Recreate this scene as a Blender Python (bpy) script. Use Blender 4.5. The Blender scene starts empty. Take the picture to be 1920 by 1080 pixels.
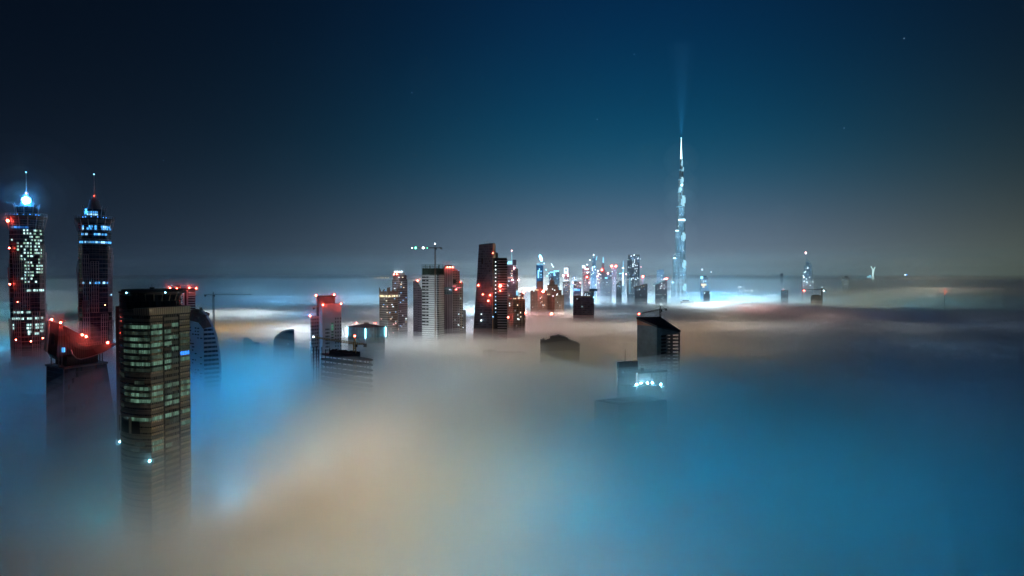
import bpy, bmesh, math, random
from mathutils import Vector, Matrix, noise
R = math.radians
S = bpy.context.scene
COL = S.collection
random.seed(7)

# ---------------------------------------------------------------- camera
F = 1274.0                      # focal length in photo pixels (1920 wide)
CAMZ = 250.0
HORIZON = 513.0
PITCH = math.atan((540.0 - HORIZON) / F)
cam_data = bpy.data.cameras.new('camera')
cam_data.sensor_width = 36.0
cam_data.lens = 36.0 * F / 1920.0
cam_data.clip_start = 1.0
cam_data.clip_end = 60000.0
cam = bpy.data.objects.new('camera', cam_data)
COL.objects.link(cam)
cam.location = (0, 0, CAMZ)
cam.rotation_euler = (R(90) - PITCH, 0, 0)
S.camera = cam

def W(px, py, Y):
    """world point at depth Y metres that the camera sees at photo pixel (px, py)"""
    a = (px - 960.0) / F
    u = (540.0 - py) / F
    cp, sp = math.cos(PITCH), math.sin(PITCH)
    y = cp + u * sp
    z = -sp + u * cp
    k = Y / y
    return Vector((a * k, Y, CAMZ + z * k))

def Zat(py, Y):
    return W(960, py, Y).z

def Xat(px, py, Y):
    return W(px, py, Y).x

def smooth(a, b, x):
    t = min(1.0, max(0.0, (x - a) / (b - a)))
    return t * t * (3 - 2 * t)

# ---------------------------------------------------------------- fog sheet height
def fog_top(x, y):
    r = math.hypot(x, y)
    h = 178.0 - 6.0 * smooth(620, 1050, r)
    n = noise.noise(Vector((x / 900.0, y / 420.0, 3.1))) * 9.0
    n += noise.noise(Vector((x / 300.0 + 7, y / 170.0, 9.7))) * 7.0
    n += noise.noise(Vector((x / 110.0, y / 95.0, 1.3))) * 5.0
    n += noise.noise(Vector((x / 60.0 + 31, y / 210.0, 4.4))) * 5.0 * (1 - smooth(900, 1600, r))
    n += noise.noise(Vector((x / 42.0, y / 34.0, 7.7))) * 2.6 * (1 - smooth(700, 1300, r))
    h += n * (0.85 - 0.65 * smooth(1500, 2800, r))
    # long far swells
    h += smooth(1500, 4500, r) * noise.noise(Vector((x / 3500.0, y / 1300.0, 5.5))) * 9.0
    # dip round the nearest tower, hollow at lower left
    h -= 42 * math.exp(-(((x + 158) / 62) ** 2 + ((y - 298) / 78) ** 2))
    for (hx, hy, wx, wy, a) in ((-118, 490, 55, 60, 15), (-285, 690, 90, 70, 8), (-260, 560, 110, 70, 6), (-420, 660, 150, 90, 8), (-245, 640, 80, 70, 9), (75, 400, 120, 110, 18), (-240, 408, 38, 48, 24), (45, 650, 70, 60, 8)):
        h += a * math.exp(-(((x - hx) / wx) ** 2 + ((y - hy) / wy) ** 2))
    # the ridge on the right
    h += (4 * smooth(60, 300, x) * (1 - smooth(350, 500, x)) + 17 * math.exp(-((x - 600) / 190) ** 2) + 7 * smooth(650, 1000, x)) * math.exp(-((y - 1480) / 300) ** 2)
    h += RIDGE2 * math.exp(-((y - 700) / 260) ** 2) * smooth(250, 600, x)
    return h
RIDGE2 = 4.0
# ---------------------------------------------------------------- materials for air
def volume_mat(name, density, color, aniso):
    m = bpy.data.materials.new(name)
    m.use_nodes = True
    nt = m.node_tree
    nt.nodes.clear()
    out = nt.nodes.new('ShaderNodeOutputMaterial')
    v = nt.nodes.new('ShaderNodeVolumePrincipled')
    v.inputs['Color'].default_value = (*color, 1)
    v.inputs['Density'].default_value = density
    v.inputs['Anisotropy'].default_value = aniso
    nt.links.new(v.outputs['Volume'], out.inputs['Volume'])
    m.cycles.homogeneous_volume = True
    m.cycles.volume_sampling = 'MULTIPLE_IMPORTANCE'
    return m

FOG_R = 12000.0
FOG_NEAR = 1900.0
FOG_MID = 4500.0
azs = []
a = -180.0
while a < 180.0:
    azs.append(a)
    a += 0.35 if -46 < a < 46 else (1.0 if -70 < a < 70 else 5.0)
NA = len(azs)
def radii(r0, r1, k):
    out = [r0]
    while out[-1] * k < r1: out.append(out[-1] * k)
    return out + [r1]
TOPS = {}
def fog_layer(r0, r1, depth, density, k):
    """one closed body of even fog between two radii: wavy top, flat floor below the ground; deeper layers add to it"""
    rs = radii(r0, r1 - 6 * k, 1.026 if r1 < 2000 else 1.04)
    NR = len(rs)
    key = (r0,)
    vs = []
    for a in azs:
        s, c = math.sin(R(a)), math.cos(R(a))
        for r in rs:
            if (a, r) not in TOPS: TOPS[(a, r)] = fog_top(s * r, c * r)
            q_ = 2.2 * noise.noise(Vector((s * r / 55.0, c * r / 80.0, 17.0 + 5 * k))) * (1 - smooth(700, 1300, r)) if 0 < k < 6 else 0
            vs.append((s * r, c * r, TOPS[(a, r)] - depth + q_))
    zb = -2.0 - 1.1 * (9 - k)
    for i in range(NA): vs.append((vs[i * NR][0], vs[i * NR][1], zb))
    for i in range(NA): vs.append((vs[i * NR + NR - 1][0], vs[i * NR + NR - 1][1], zb))
    b0, b1 = NA * NR, NA * NR + NA
    fs = []
    for i in range(NA):
        j = (i + 1) % NA
        for q in range(NR - 1): fs.append((i * NR + q, i * NR + q + 1, j * NR + q + 1, j * NR + q))
        fs.append((i * NR + NR - 1, b1 + i, b1 + j, j * NR + NR - 1))
        fs.append((i * NR, j * NR, b0 + j, b0 + i))
        fs.append((b0 + i, b0 + j, b1 + j, b1 + i))
    me = bpy.data.meshes.new('fog')
    me.from_pydata(vs, [], fs)
    bm = bmesh.new(); bm.from_mesh(me)
    bmesh.ops.recalc_face_normals(bm, faces=bm.faces)
    bm.to_mesh(me); bm.free()
    me.materials.append(volume_mat('fog_air', density, (0.97, 0.97, 0.97), 0.35))
    o = bpy.data.objects.new('fog', me)
    COL.objects.link(o)
    o['kind'] = 'stuff'
    o['label'] = 'sea of night fog over the whole city, lit from below by its lamps'
for k, (d, s) in enumerate([(0, .0036), (6, .0056), (14, .0066), (25, .0070), (40, .0080), (58, .0130)]):
    fog_layer(8.0 + k * .7, FOG_NEAR, d, s, k)
for k, (d, s) in enumerate([(-150, .00009), (-60, .0003), (0, .0014), (18, .0032)]):
    fog_layer(FOG_NEAR - 12 + 3 * k, FOG_MID, d, s, k)
for k, (d, s) in enumerate([(-150, .00002), (-60, .00007), (0, .0007), (36, .0020)]):
    fog_layer(FOG_MID - 24 + 3 * k, FOG_R, d, s, k)

HAZE = 4e-6
bm = bmesh.new()
bmesh.ops.create_cube(bm, size=1.0)
me = bpy.data.meshes.new('haze')
bmesh.ops.scale(bm, vec=(26000, 26000, 1250), verts=bm.verts)
bmesh.ops.translate(bm, vec=(0, 0, 1250 / 2 - 16), verts=bm.verts)
bm.to_mesh(me); bm.free()
me.materials.append(volume_mat('haze_air', HAZE, (0.95, 0.95, 0.95), 0.4))
hz = bpy.data.objects.new('haze', me)
COL.objects.link(hz)
hz['kind'] = 'stuff'
hz['label'] = 'thin night haze that softens the far towers'
# ---------------------------------------------------------------- sky
world = bpy.data.worlds.new('World')
S.world = world
world.use_nodes = True
nt = world.node_tree
nt.nodes.clear()
def N(t, **kw):
    n = nt.nodes.new(t)
    for k, v in kw.items():
        setattr(n, k, v)
    return n
def L(a, b):
    nt.links.new(a, b)
def M(op, a, b=None):
    n = N('ShaderNodeMath', operation=op)
    for i, v in enumerate((a, b)):
        if v is None: continue
        if isinstance(v, (int, float)): n.inputs[i].default_value = v
        else: L(v, n.inputs[i])
    return n.outputs[0]
tc = N('ShaderNodeTexCoord')
sep = N('ShaderNodeSeparateXYZ')
L(tc.outputs['Generated'], sep.inputs[0])
elev = M('MAXIMUM', M('ARCSINE', sep.outputs['Z']), 0.0)
az = M('ARCTAN2', sep.outputs['X'], sep.outputs['Y'])
def gauss(c, w):
    t = M('DIVIDE', M('SUBTRACT', az, c), w)
    return M('EXPONENT', M('MULTIPLY', M('MULTIPLY', t, t), -1.0))
def fall(w, q=1):
    return M('EXPONENT', M('MULTIPLY', M('POWER', M('DIVIDE', elev, w), q), -1.0))
def tint(fac, col):
    n = N('ShaderNodeVectorMath', operation='SCALE')
    n.inputs[0].default_value = col
    if isinstance(fac, float): n.inputs['Scale'].default_value = fac
    else: L(fac, n.inputs['Scale'])
    return n.outputs[0]
def vadd(a, b):
    n = N('ShaderNodeVectorMath', operation='ADD')
    L(a, n.inputs[0]); L(b, n.inputs[1])
    return n.outputs[0]
sky = N('ShaderNodeTexSky')
sky.sky_type = 'NISHITA'
sky.sun_disc = False
sky.sun_elevation = R(-4)
sky.sun_rotation = R(200)
sk = N('ShaderNodeVectorMath', operation='SCALE')
L(sky.outputs[0], sk.inputs[0]); sk.inputs['Scale'].default_value = 0.02
acc = sk.outputs[0]
SKY = [  # (az centre, az width, elevation falloff in degrees, power of the falloff, colour): night glow of the city in the air
    (0, 400, 400, 1, (.0003, .0030, .0095)),
    (10.5, 21, 15.5, 1, (.000, .012, .235)),
    (10.5, 21, 9.0, 1, (.000, .165, .0)),
    (10.5, 21, 5.5, 2, (.140, .0, .0)),
    (10.5, 26, 4.5, 1, (.016, .085, .095)),
    (-27, 30, 6, 1, (.020, .030, .050)),
    (38, 15, 5, 1, (.060, .056, .014)),
]
for (c, w, e, q, col) in SKY:
    acc = vadd(acc, tint(M('MULTIPLY', gauss(R(c), R(w)), fall(R(e), q)), col))
# a few stars
vo = N('ShaderNodeTexVoronoi'); vo.inputs['Scale'].default_value = 42.0
L(tc.outputs['Generated'], vo.inputs['Vector'])
near = M('LESS_THAN', vo.outputs['Distance'], 0.030)
sepc = N('ShaderNodeSeparateColor'); L(vo.outputs['Color'], sepc.inputs[0])
some = M('LESS_THAN', sepc.outputs[0], 0.12)
acc = vadd(acc, tint(M('MULTIPLY', near, some), (.12, .22, .34)))
bg = N('ShaderNodeBackground'); bg.inputs['Strength'].default_value = 1.0
L(acc, bg.inputs['Color'])
wo = N('ShaderNodeOutputWorld')
L(bg.outputs[0], wo.inputs['Surface'])

sun = bpy.data.lights.new('moon_fill', 'SUN')  # faint unseen moon added to lift faces and fog tops
sun.energy = 0.01
sun.angle = R(0.5)
sun.color = (0.75, 0.85, 1.0)
so = bpy.data.objects.new('moon_fill', sun)
COL.objects.link(so)
so.rotation_euler = (R(50), 0, R(-30))
# ---------------------------------------------------------------- modelling kit
class MB:
    """collects faces (world coordinates, metres) and links them as ONE mesh object"""
    def __init__(self):
        self.v = []; self.f = []; self.uv = []
    def face(self, pts, uvs=None):
        n = len(self.v)
        self.v.extend([tuple(p) for p in pts])
        self.f.append(tuple(range(n, n + len(pts))))
        self.uv.append(uvs or [(p[0], p[1]) for p in pts])
    def prism(self, poly, z0, z1, top=True, bottom=True, poly2=None):
        """plan polygon (counter-clockwise from above); z0 / z1 number or list per vertex; poly2 = other plan at the top"""
        n = len(poly)
        q = poly2 or poly
        za = z0 if isinstance(z0, (list, tuple)) else [z0] * n
        zb = z1 if isinstance(z1, (list, tuple)) else [z1] * n
        u = 0.0
        for i in range(n):
            j = (i + 1) % n
            w = math.hypot(poly[j][0] - poly[i][0], poly[j][1] - poly[i][1])
            self.face([(poly[i][0], poly[i][1], za[i]), (poly[j][0], poly[j][1], za[j]), (q[j][0], q[j][1], zb[j]), (q[i][0], q[i][1], zb[i])],
                      [(u, za[i]), (u + w, za[j]), (u + w, zb[j]), (u, zb[i])])
            u += w
        if top: self.face([(q[i][0], q[i][1], zb[i]) for i in range(n)], [(-1, -1)] * n)
        if bottom: self.face([(poly[i][0], poly[i][1], za[i]) for i in reversed(range(n))], [(-1, -1)] * n)
        return self
    def box(self, x0, x1, y0, y1, z0, z1):
        return self.prism([(x0, y0), (x1, y0), (x1, y1), (x0, y1)], z0, z1)
    def extrude(self, prof, d):
        """a closed outline of 3-D points, pushed along vector d (a slab with thickness)"""
        d = Vector(d); a = [Vector(p) for p in prof]; b = [p + d for p in a]; n = len(a)
        fuv = []
        s = 0.0
        o = a[0]; ex = Vector((1, 0, 0)) if abs(d.x) < abs(d.y) else Vector((0, 1, 0))
        self.face(a, [((p - o).dot(ex), p.z) for p in a])
        self.face(list(reversed(b)), [((p - o).dot(ex), p.z) for p in reversed(b)])
        for i in range(n):
            j = (i + 1) % n
            w = (a[j] - a[i]).length
            self.face([a[j], a[i], b[i], b[j]], [(s + w, 0), (s, 0), (s, d.length), (s + w, d.length)])
            s += w
        return self
    def bar(self, p, q, w, w2=None, n=4):
        p = Vector(p); q = Vector(q); d = (q - p)
        if d.length < 1e-6: return self
        d.normalize()
        up = Vector((0, 0, 1)) if abs(d.z) < 0.95 else Vector((0, 1, 0))
        s = d.cross(up).normalized(); t = s.cross(d)
        w2 = w if w2 is None else w2
        ring = lambda c, r: [c + (s * math.cos(2 * math.pi * (i + .5) / n) + t * math.sin(2 * math.pi * (i + .5) / n)) * r for i in range(n)]
        A = ring(p, w * .7071 if n == 4 else w); B = ring(q, w2 * .7071 if n == 4 else w2)
        for i in range(n):
            j = (i + 1) % n
            self.face([A[i], B[i], B[j], A[j]])
        self.face(A); self.face(list(reversed(B)))
        return self
    def lathe(self, cx, cy, prof, n=24):
        """rings (radius, z) from the bottom up, capped"""
        pl = lambda r: [(cx + r * math.cos(2 * math.pi * i / n), cy + r * math.sin(2 * math.pi * i / n)) for i in range(n)]
        for k in range(len(prof) - 1):
            self.prism(pl(prof[k][0]), prof[k][1], prof[k + 1][1], top=(k == len(prof) - 2), bottom=(k == 0), poly2=pl(prof[k + 1][0]))
        return self
    def build(self, name, mat, parent=None, label=None, kind=None):
        me = bpy.data.meshes.new(name)
        off = Vector(parent.matrix_world.translation) if parent else Vector((0, 0, 0))
        p = parent
        off = Vector((0, 0, 0))
        while p is not None:
            off += Vector(p.location); p = p.parent
        me.from_pydata([tuple(Vector(v) - off) for v in self.v], [], self.f)
        ul = me.uv_layers.new(name='UVMap')
        k = 0
        for fi, us in enumerate(self.uv):
            for u in us:
                ul.data[k].uv = u; k += 1
        bm = bmesh.new(); bm.from_mesh(me)
        bmesh.ops.remove_doubles(bm, verts=bm.verts, dist=0.0005)
        bmesh.ops.recalc_face_normals(bm, faces=bm.faces)
        bm.to_mesh(me); bm.free()
        me.materials.append(mat)
        o = bpy.data.objects.new(name, me)
        COL.objects.link(o)
        if parent: o.parent = parent
        if label: o['label'] = label
        if kind: o['kind'] = kind
        return o

def thing(name, label, cat, loc, group=None):
    o = bpy.data.objects.new(name, None)
    COL.objects.link(o)
    o.location = loc
    o['label'] = label; o['category'] = cat
    if group: o['group'] = group
    return o

# ---------------------------------------------------------------- materials
class NT:
    def __init__(self, name):
        self.m = bpy.data.materials.new(name); self.m.use_nodes = True
        self.t = self.m.node_tree
        self.b = self.t.nodes['Principled BSDF']
    def n(self, t, **kw):
        x = self.t.nodes.new(t)
        for k, v in kw.items(): setattr(x, k, v)
        return x
    def l(self, a, b): self.t.links.new(a, b)
    def mt(self, op, a, b=None, c=None):
        x = self.n('ShaderNodeMath', operation=op)
        for i, v in enumerate((a, b, c)):
            if v is None: continue
            if isinstance(v, (int, float)): x.inputs[i].default_value = v
            else: self.l(v, x.inputs[i])
        return x.outputs[0]
    def mixc(self, f, a, b):
        x = self.n('ShaderNodeMix', data_type='RGBA')
        for s, v in ((x.inputs[0], f), (x.inputs[6], a), (x.inputs[7], b)):
            if isinstance(v, (int, float)): s.default_value = v
            elif isinstance(v, tuple): s.default_value = (*v, 1)
            else: self.l(v, s)
        return x.outputs[2]
    def noise(self, scale, detail=3.0, coord='Object', stretch=None):
        tc = self.n('ShaderNodeTexCoord')
        src = tc.outputs[coord]
        if stretch:
            mp = self.n('ShaderNodeMapping'); mp.inputs['Scale'].default_value = stretch
            self.l(src, mp.inputs['Vector']); src = mp.outputs[0]
        x = self.n('ShaderNodeTexNoise'); x.inputs['Scale'].default_value = scale; x.inputs['Detail'].default_value = detail
        self.l(src, x.inputs['Vector'])
        return x.outputs['Fac']

def shade(c, k): return tuple(min(1, v * k) for v in c)

def wall_mat(name, base, rough=0.65, metal=0.0, var=0.35, scale=0.12, ribs=None):
    t = NT(name)
    f = t.noise(scale, 5.0)
    col = t.mixc(f, shade(base, 1 - var), shade(base, 1 + var))
    if ribs:                                  # standing seams, ribs (pitch in metres along the face)
        uv = t.n('ShaderNodeUVMap'); s = t.n('ShaderNodeSeparateXYZ'); t.l(uv.outputs[0], s.inputs[0])
        line = t.mt('LESS_THAN', t.mt('FRACT', t.mt('DIVIDE', s.outputs[0], ribs)), 0.3)
        col = t.mixc(line, col, shade(base, 0.35))
    t.l(col, t.b.inputs['Base Color'])
    t.b.inputs['Roughness'].default_value = rough
    t.b.inputs['Metallic'].default_value = metal
    return t.m

def grid_mat(name, wall, glass, cw, ch, fw=0.7, fh=0.6, lit=0.0, litcol=(0.8, 0.95, 1.0), litcol2=(1, .8, .5), strength=2.0, mull=0.0, rough=0.22):
    """wall with rows of panes in real metres along (u) and up (v) each face; a share LIT of the panes has its light on"""
    t = NT(name)
    uv = t.n('ShaderNodeUVMap'); s = t.n('ShaderNodeSeparateXYZ'); t.l(uv.outputs[0], s.inputs[0])
    U = t.mt('DIVIDE', s.outputs[0], cw); V = t.mt('DIVIDE', s.outputs[1], ch)
    iu = t.mt('FLOOR', U); iv = t.mt('FLOOR', V); fu = t.mt('FRACT', U); fv = t.mt('FRACT', V)
    inu = t.mt('MULTIPLY', t.mt('GREATER_THAN', fu, (1 - fw) / 2), t.mt('LESS_THAN', fu, (1 + fw) / 2))
    inv = t.mt('MULTIPLY', t.mt('GREATER_THAN', fv, (1 - fh) / 2), t.mt('LESS_THAN', fv, (1 + fh) / 2))
    pane = t.mt('MULTIPLY', t.mt('MULTIPLY', inu, inv), t.mt('GREATER_THAN', s.outputs[1], 0.0))
    if mull:
        k = t.mt('FRACT', t.mt('DIVIDE', s.outputs[0], mull))
        pane = t.mt('MULTIPLY', pane, t.mt('GREATER_THAN', k, 0.12))
    cell = t.n('ShaderNodeCombineXYZ'); t.l(iu, cell.inputs[0]); t.l(iv, cell.inputs[1])
    wn = t.n('ShaderNodeTexWhiteNoise', noise_dimensions='2D'); t.l(cell.outputs[0], wn.inputs['Vector'])
    f = t.noise(0.10, 5.0)
    wcol = t.mixc(f, shade(wall, 0.7), shade(wall, 1.3))
    gcol = t.mixc(wn.outputs['Value'], shade(glass, 0.55), shade(glass, 1.5))
    t.l(t.mixc(pane, wcol, gcol), t.b.inputs['Base Color'])
    t.l(t.mt('MULTIPLY_ADD', pane, rough - 0.7, 0.7), t.b.inputs['Roughness'])
    if lit > 0:
        sc = t.n('ShaderNodeSeparateColor'); t.l(wn.outputs['Color'], sc.inputs[0])
        on = t.mt('MULTIPLY', pane, t.mt('LESS_THAN', sc.outputs[0], lit))
        t.l(t.mixc(t.mt('GREATER_THAN', sc.outputs[1], 0.72), litcol, litcol2), t.b.inputs['Emission Color'])
        t.l(t.mt('MULTIPLY', on, t.mt('MULTIPLY', t.mt('MULTIPLY_ADD', sc.outputs[2], 0.9, 0.1), strength)), t.b.inputs['Emission Strength'])
    t.m.cycles.emission_sampling = 'NONE'
    return t.m

def emit_mat(name, col, strength, sample=True, vary=0.0):
    t = NT(name)
    t.b.inputs['Base Color'].default_value = (0.05, 0.05, 0.05, 1)
    t.b.inputs['Emission Color'].default_value = (*col, 1)
    t.b.inputs['Emission Strength'].default_value = strength
    if vary:                                   # curtains and mullions behind a lit pane
        uv = t.n('ShaderNodeUVMap'); s = t.n('ShaderNodeSeparateXYZ'); t.l(uv.outputs[0], s.inputs[0])
        f = t.noise(0.5, 3.0, stretch=(1, 1, 0.25))
        k = t.mt('GREATER_THAN', t.mt('FRACT', t.mt('DIVIDE', s.outputs[0], 1.35)), 0.16)
        f = t.mt('MULTIPLY', t.mt('POWER', t.mt('MULTIPLY', f, 1.9), 3.0), t.mt('MULTIPLY_ADD', k, 0.75, 0.25))
        t.l(t.mt('MULTIPLY', f, strength), t.b.inputs['Emission Strength'])
    t.m.cycles.emission_sampling = 'AUTO' if sample else 'NONE'
    return t.m

MAT = {}
def em(key):
    """lamps by colour and strength"""
    if key in MAT: return MAT[key]
    col = {'red': (1, .085, .05), 'white': (.72, .9, 1), 'cyan': (.25, .72, 1), 'blue': (.06, .3, 1), 'warm': (1, .72, .4), 'green': (.1, 1, .55), 'pink': (1, .45, .45)}[key[0]]
    MAT[key] = emit_mat('%s_lamp_glass' % key[0], col, key[1] * {'red': 2.6, 'pink': 1.3}.get(key[0], 1.0), key[2] if len(key) > 2 else True)
    return MAT[key]
_ball = {}
def lampball(parent, name, p, r, key, label=None):
    """a small round lamp as a part of the thing it is fixed to"""
    k = (round(r, 2), key)
    if k not in _ball:
        me = bpy.data.meshes.new(name)
        bm = bmesh.new(); bmesh.ops.create_icosphere(bm, subdivisions=1, radius=r); bm.to_mesh(me); bm.free()
        me.materials.append(em(key)); _ball[k] = me
    o = bpy.data.objects.new(name, _ball[k]); COL.objects.link(o)
    o.parent = parent; off = Vector((0, 0, 0)); q = parent
    while q is not None:
        off += Vector(q.location); q = q.parent
    o.location = Vector(p) - off
    if label: o['label'] = label
    return o

GLOW_AIRS = {}
def glow_air(p, r, dens):  # ball of air added to give a lamp its bloom
    k = (r, dens)
    if k not in GLOW_AIRS:
        me = bpy.data.meshes.new('glow_air')
        bm = bmesh.new(); bmesh.ops.create_icosphere(bm, subdivisions=3, radius=r); bm.to_mesh(me); bm.free()
        me.materials.append(volume_mat('glow_air_volume', dens, (0.95, 0.95, 0.95), 0.3)); GLOW_AIRS[k] = me
    o = bpy.data.objects.new('glow_air', GLOW_AIRS[k]); COL.objects.link(o); o.location = p
    o['kind'] = 'stuff'; o['label'] = 'added ball of thin air that gives a lamp its halo'
    return o

def beacon(parent, px, py, Y, key=('red', 26), rp=1.5, halo=True, dens=.008, hr=16, name='beacon'):
    s = Y / F
    p = W(px, py, Y)
    lampball(parent, name, p, rp * s, key)
    if halo: glow_air(p, hr * s, dens * .5 / s)
    return p

def rect_plan(pxl, pxc, pxr, Y, dl=None, dr=None):
    """plan of a block whose near corner stands at photo column pxc, depth Y; left and right faces end at pxl, pxr"""
    s = Y / F
    wl = max(0.3, (pxc - pxl) * s); wr = max(0.3, (pxr - pxc) * s)
    if dl is None: dl = math.sqrt(wl * wr)
    if dr is None: dr = wl * wr / dl if dl > 0.01 else 0.0
    C = Vector((Xat(pxc, 540, Y), Y)); Lp = Vector((Xat(pxl, 540, Y + dl), Y + dl)); Rp = Vector((Xat(pxr, 540, Y + dr), Y + dr))
    B = Lp + Rp - C
    return [tuple(C), tuple(Rp), tuple(B), tuple(Lp)]

def front_plan(x0, x1, Y, depth):
    a = Xat(x0, 540, Y); b = Xat(x1, 540, Y)
    k = (a + b) / 2 / Y
    return [(a, Y), (b, Y), (b + k * depth, Y + depth), (a + k * depth, Y + depth)]

def centre(poly):
    return (sum(p[0] for p in poly) / len(poly), sum(p[1] for p in poly) / len(poly), 0)

def grow(poly, d):
    cx, cy, _ = centre(poly)
    out = []
    for x, y in poly:
        r = math.hypot(x - cx, y - cy); k = (r + d) / r
        out.append((cx + (x - cx) * k, cy + (y - cy) * k))
    return out

def wall_window(parent, p0, p1, u0, u1, z0, z1, mat, proud=0.2, name='window', label=None):
    """one pane on the wall that runs from plan point p0 to p1 (outside on the right-hand side of travel)"""
    p0 = Vector(p0); p1 = Vector(p1); d = (p1 - p0); n = Vector((d.y, -d.x)).normalized()
    a = p0 + d * u0; b = p0 + d * u1
    m = MB()
    m.prism([tuple(a + n * proud), tuple(b + n * proud), tuple(b - n * .1), tuple(a - n * .1)], z0, z1)
    return m.build(name, mat, parent, label)

def crane(name, label, top, mast_to, jib_tip, counter_tip, s, mat, group='tower cranes over the fog', luff=False, lamps=(), masttop=None):
    """tower crane: lattice mast, jib, counter-jib with ballast, head and cab; top = slewing point, s = metres per photo pixel"""
    t = thing(name, label, 'crane', (top.x, top.y, mast_to), group)
    w = max(1.1, 0.9 * s * 2)
    th = max(.24, .26 * s * 2)
    m = MB()
    h = top.z - mast_to
    c4 = [(-w / 2, -w / 2), (w / 2, -w / 2), (w / 2, w / 2), (-w / 2, w / 2)]
    for (x, y) in c4: m.bar((top.x + x, top.y + y, mast_to), (top.x + x, top.y + y, top.z), th)
    nb = max(4, int(h / (w * 1.4)))
    for k in range(nb):
        za = mast_to + h * k / nb; zb = mast_to + h * (k + 1) / nb
        for i in range(4):
            a, b = c4[i], c4[(i + 1) % 4]
            if k % 2: a, b = b, a
            m.bar((top.x + a[0], top.y + a[1], za), (top.x + b[0], top.y + b[1], zb), th * .6)
    m.build('mast', mat, t)
    def arm(nm, tip, w0):
        d = tip - top; L_ = d.length; d.normalize()
        side = d.cross(Vector((0, 0, 1))).normalized(); up = side.cross(d)
        a = MB()
        ch = [side * w0 / 2, side * -w0 / 2, up * w0]
        for c in ch: a.bar(top + c, tip + c * .55, th * .8)
        n = max(6, int(L_ / (w0 * 1.3)))
        for k in range(n):
            f0 = k / n; f1 = (k + 1) / n; s0 = 1 - .45 * f0; s1 = 1 - .45 * f1
            for i in range(3):
                a.bar(top + d * (L_ * f0) + ch[i] * s0, top + d * (L_ * f1) + ch[(i + 1) % 3] * s1, th * .5)
        a.build(nm, mat, t)
        return d
    dj = arm('jib', jib_tip, w * .9)
    arm('counter_jib', counter_tip, w * .8)
    b = MB()
    cw = counter_tip - dj * -w * .4
    b.box(cw.x - w * .7, cw.x + w * .7, cw.y - w * .5, cw.y + w * .5, cw.z - w * 1.1, cw.z + w * .5)
    b.build('counterweight', concrete, t)
    hz_ = masttop if masttop else top.z + w * 3
    hd = MB()
    for (x, y) in c4: hd.bar((top.x + x, top.y + y, top.z), (top.x, top.y, hz_), th * .8)
    hd.build('tower_head', mat, t)
    ti = MB()
    ti.bar((top.x, top.y, hz_), top.lerp(jib_tip, .6), th * .35); ti.bar((top.x, top.y, hz_), top.lerp(counter_tip, .9), th * .35)
    ti.build('tie', mat, t)
    cb = MB(); cb.box(top.x + w * .5, top.x + w * 1.4, top.y - w * 1.1, top.y - w * .2, top.z - w * 1.3, top.z - w * .1)
    cb.build('cab', dark_metal, t)
    for (p, key, rp) in lamps:
        lampball(t, 'beacon', p, rp * s, key)
    return t
concrete = wall_mat('concrete', (.20, .19, .18), .8)
dark_metal = wall_mat('dark_metal', (.03, .032, .036), .45, .6)
yellow_paint = wall_mat('yellow_crane_paint', (.30, .17, .04), .55)
white_paint = wall_mat('white_paint', (.6, .6, .6), .5)
steel = wall_mat('steel', (.38, .37, .36), .5, .2)
# ---------------------------------------------------------------- lamps of the city down in the fog
BLUE = (0.03, 0.36, 1.0); SKYB = (0.16, 0.55, 1.0); TEAL = (0.06, 0.55, 0.85); WHITE = (0.62, 0.85, 1.0)
TAN = (1.0, 0.66, 0.36); PEACH = (1.0, 0.66, 0.48); PALE = (0.95, 0.92, 0.75); REDL = (1.0, 0.10, 0.07); GREY = (0.75, 0.85, 0.9)
def lamp(name, p, color, power, radius=3.0):
    l = bpy.data.lights.new(name, 'POINT')
    l.color = color
    l.energy = power
    l.shadow_soft_size = radius
    o = bpy.data.objects.new(name, l)
    COL.objects.link(o)
    o.location = p
    return o

def fog_hit(px, py):
    Y = 60.0
    for it in range(700):
        p = W(px, py, Y)
        if p.z < fog_top(p.x, p.y): break
        Y *= 1.0075
        if Y > 11000: break
    return W(px, py, Y)
LAMP_R = 3.0

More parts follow.
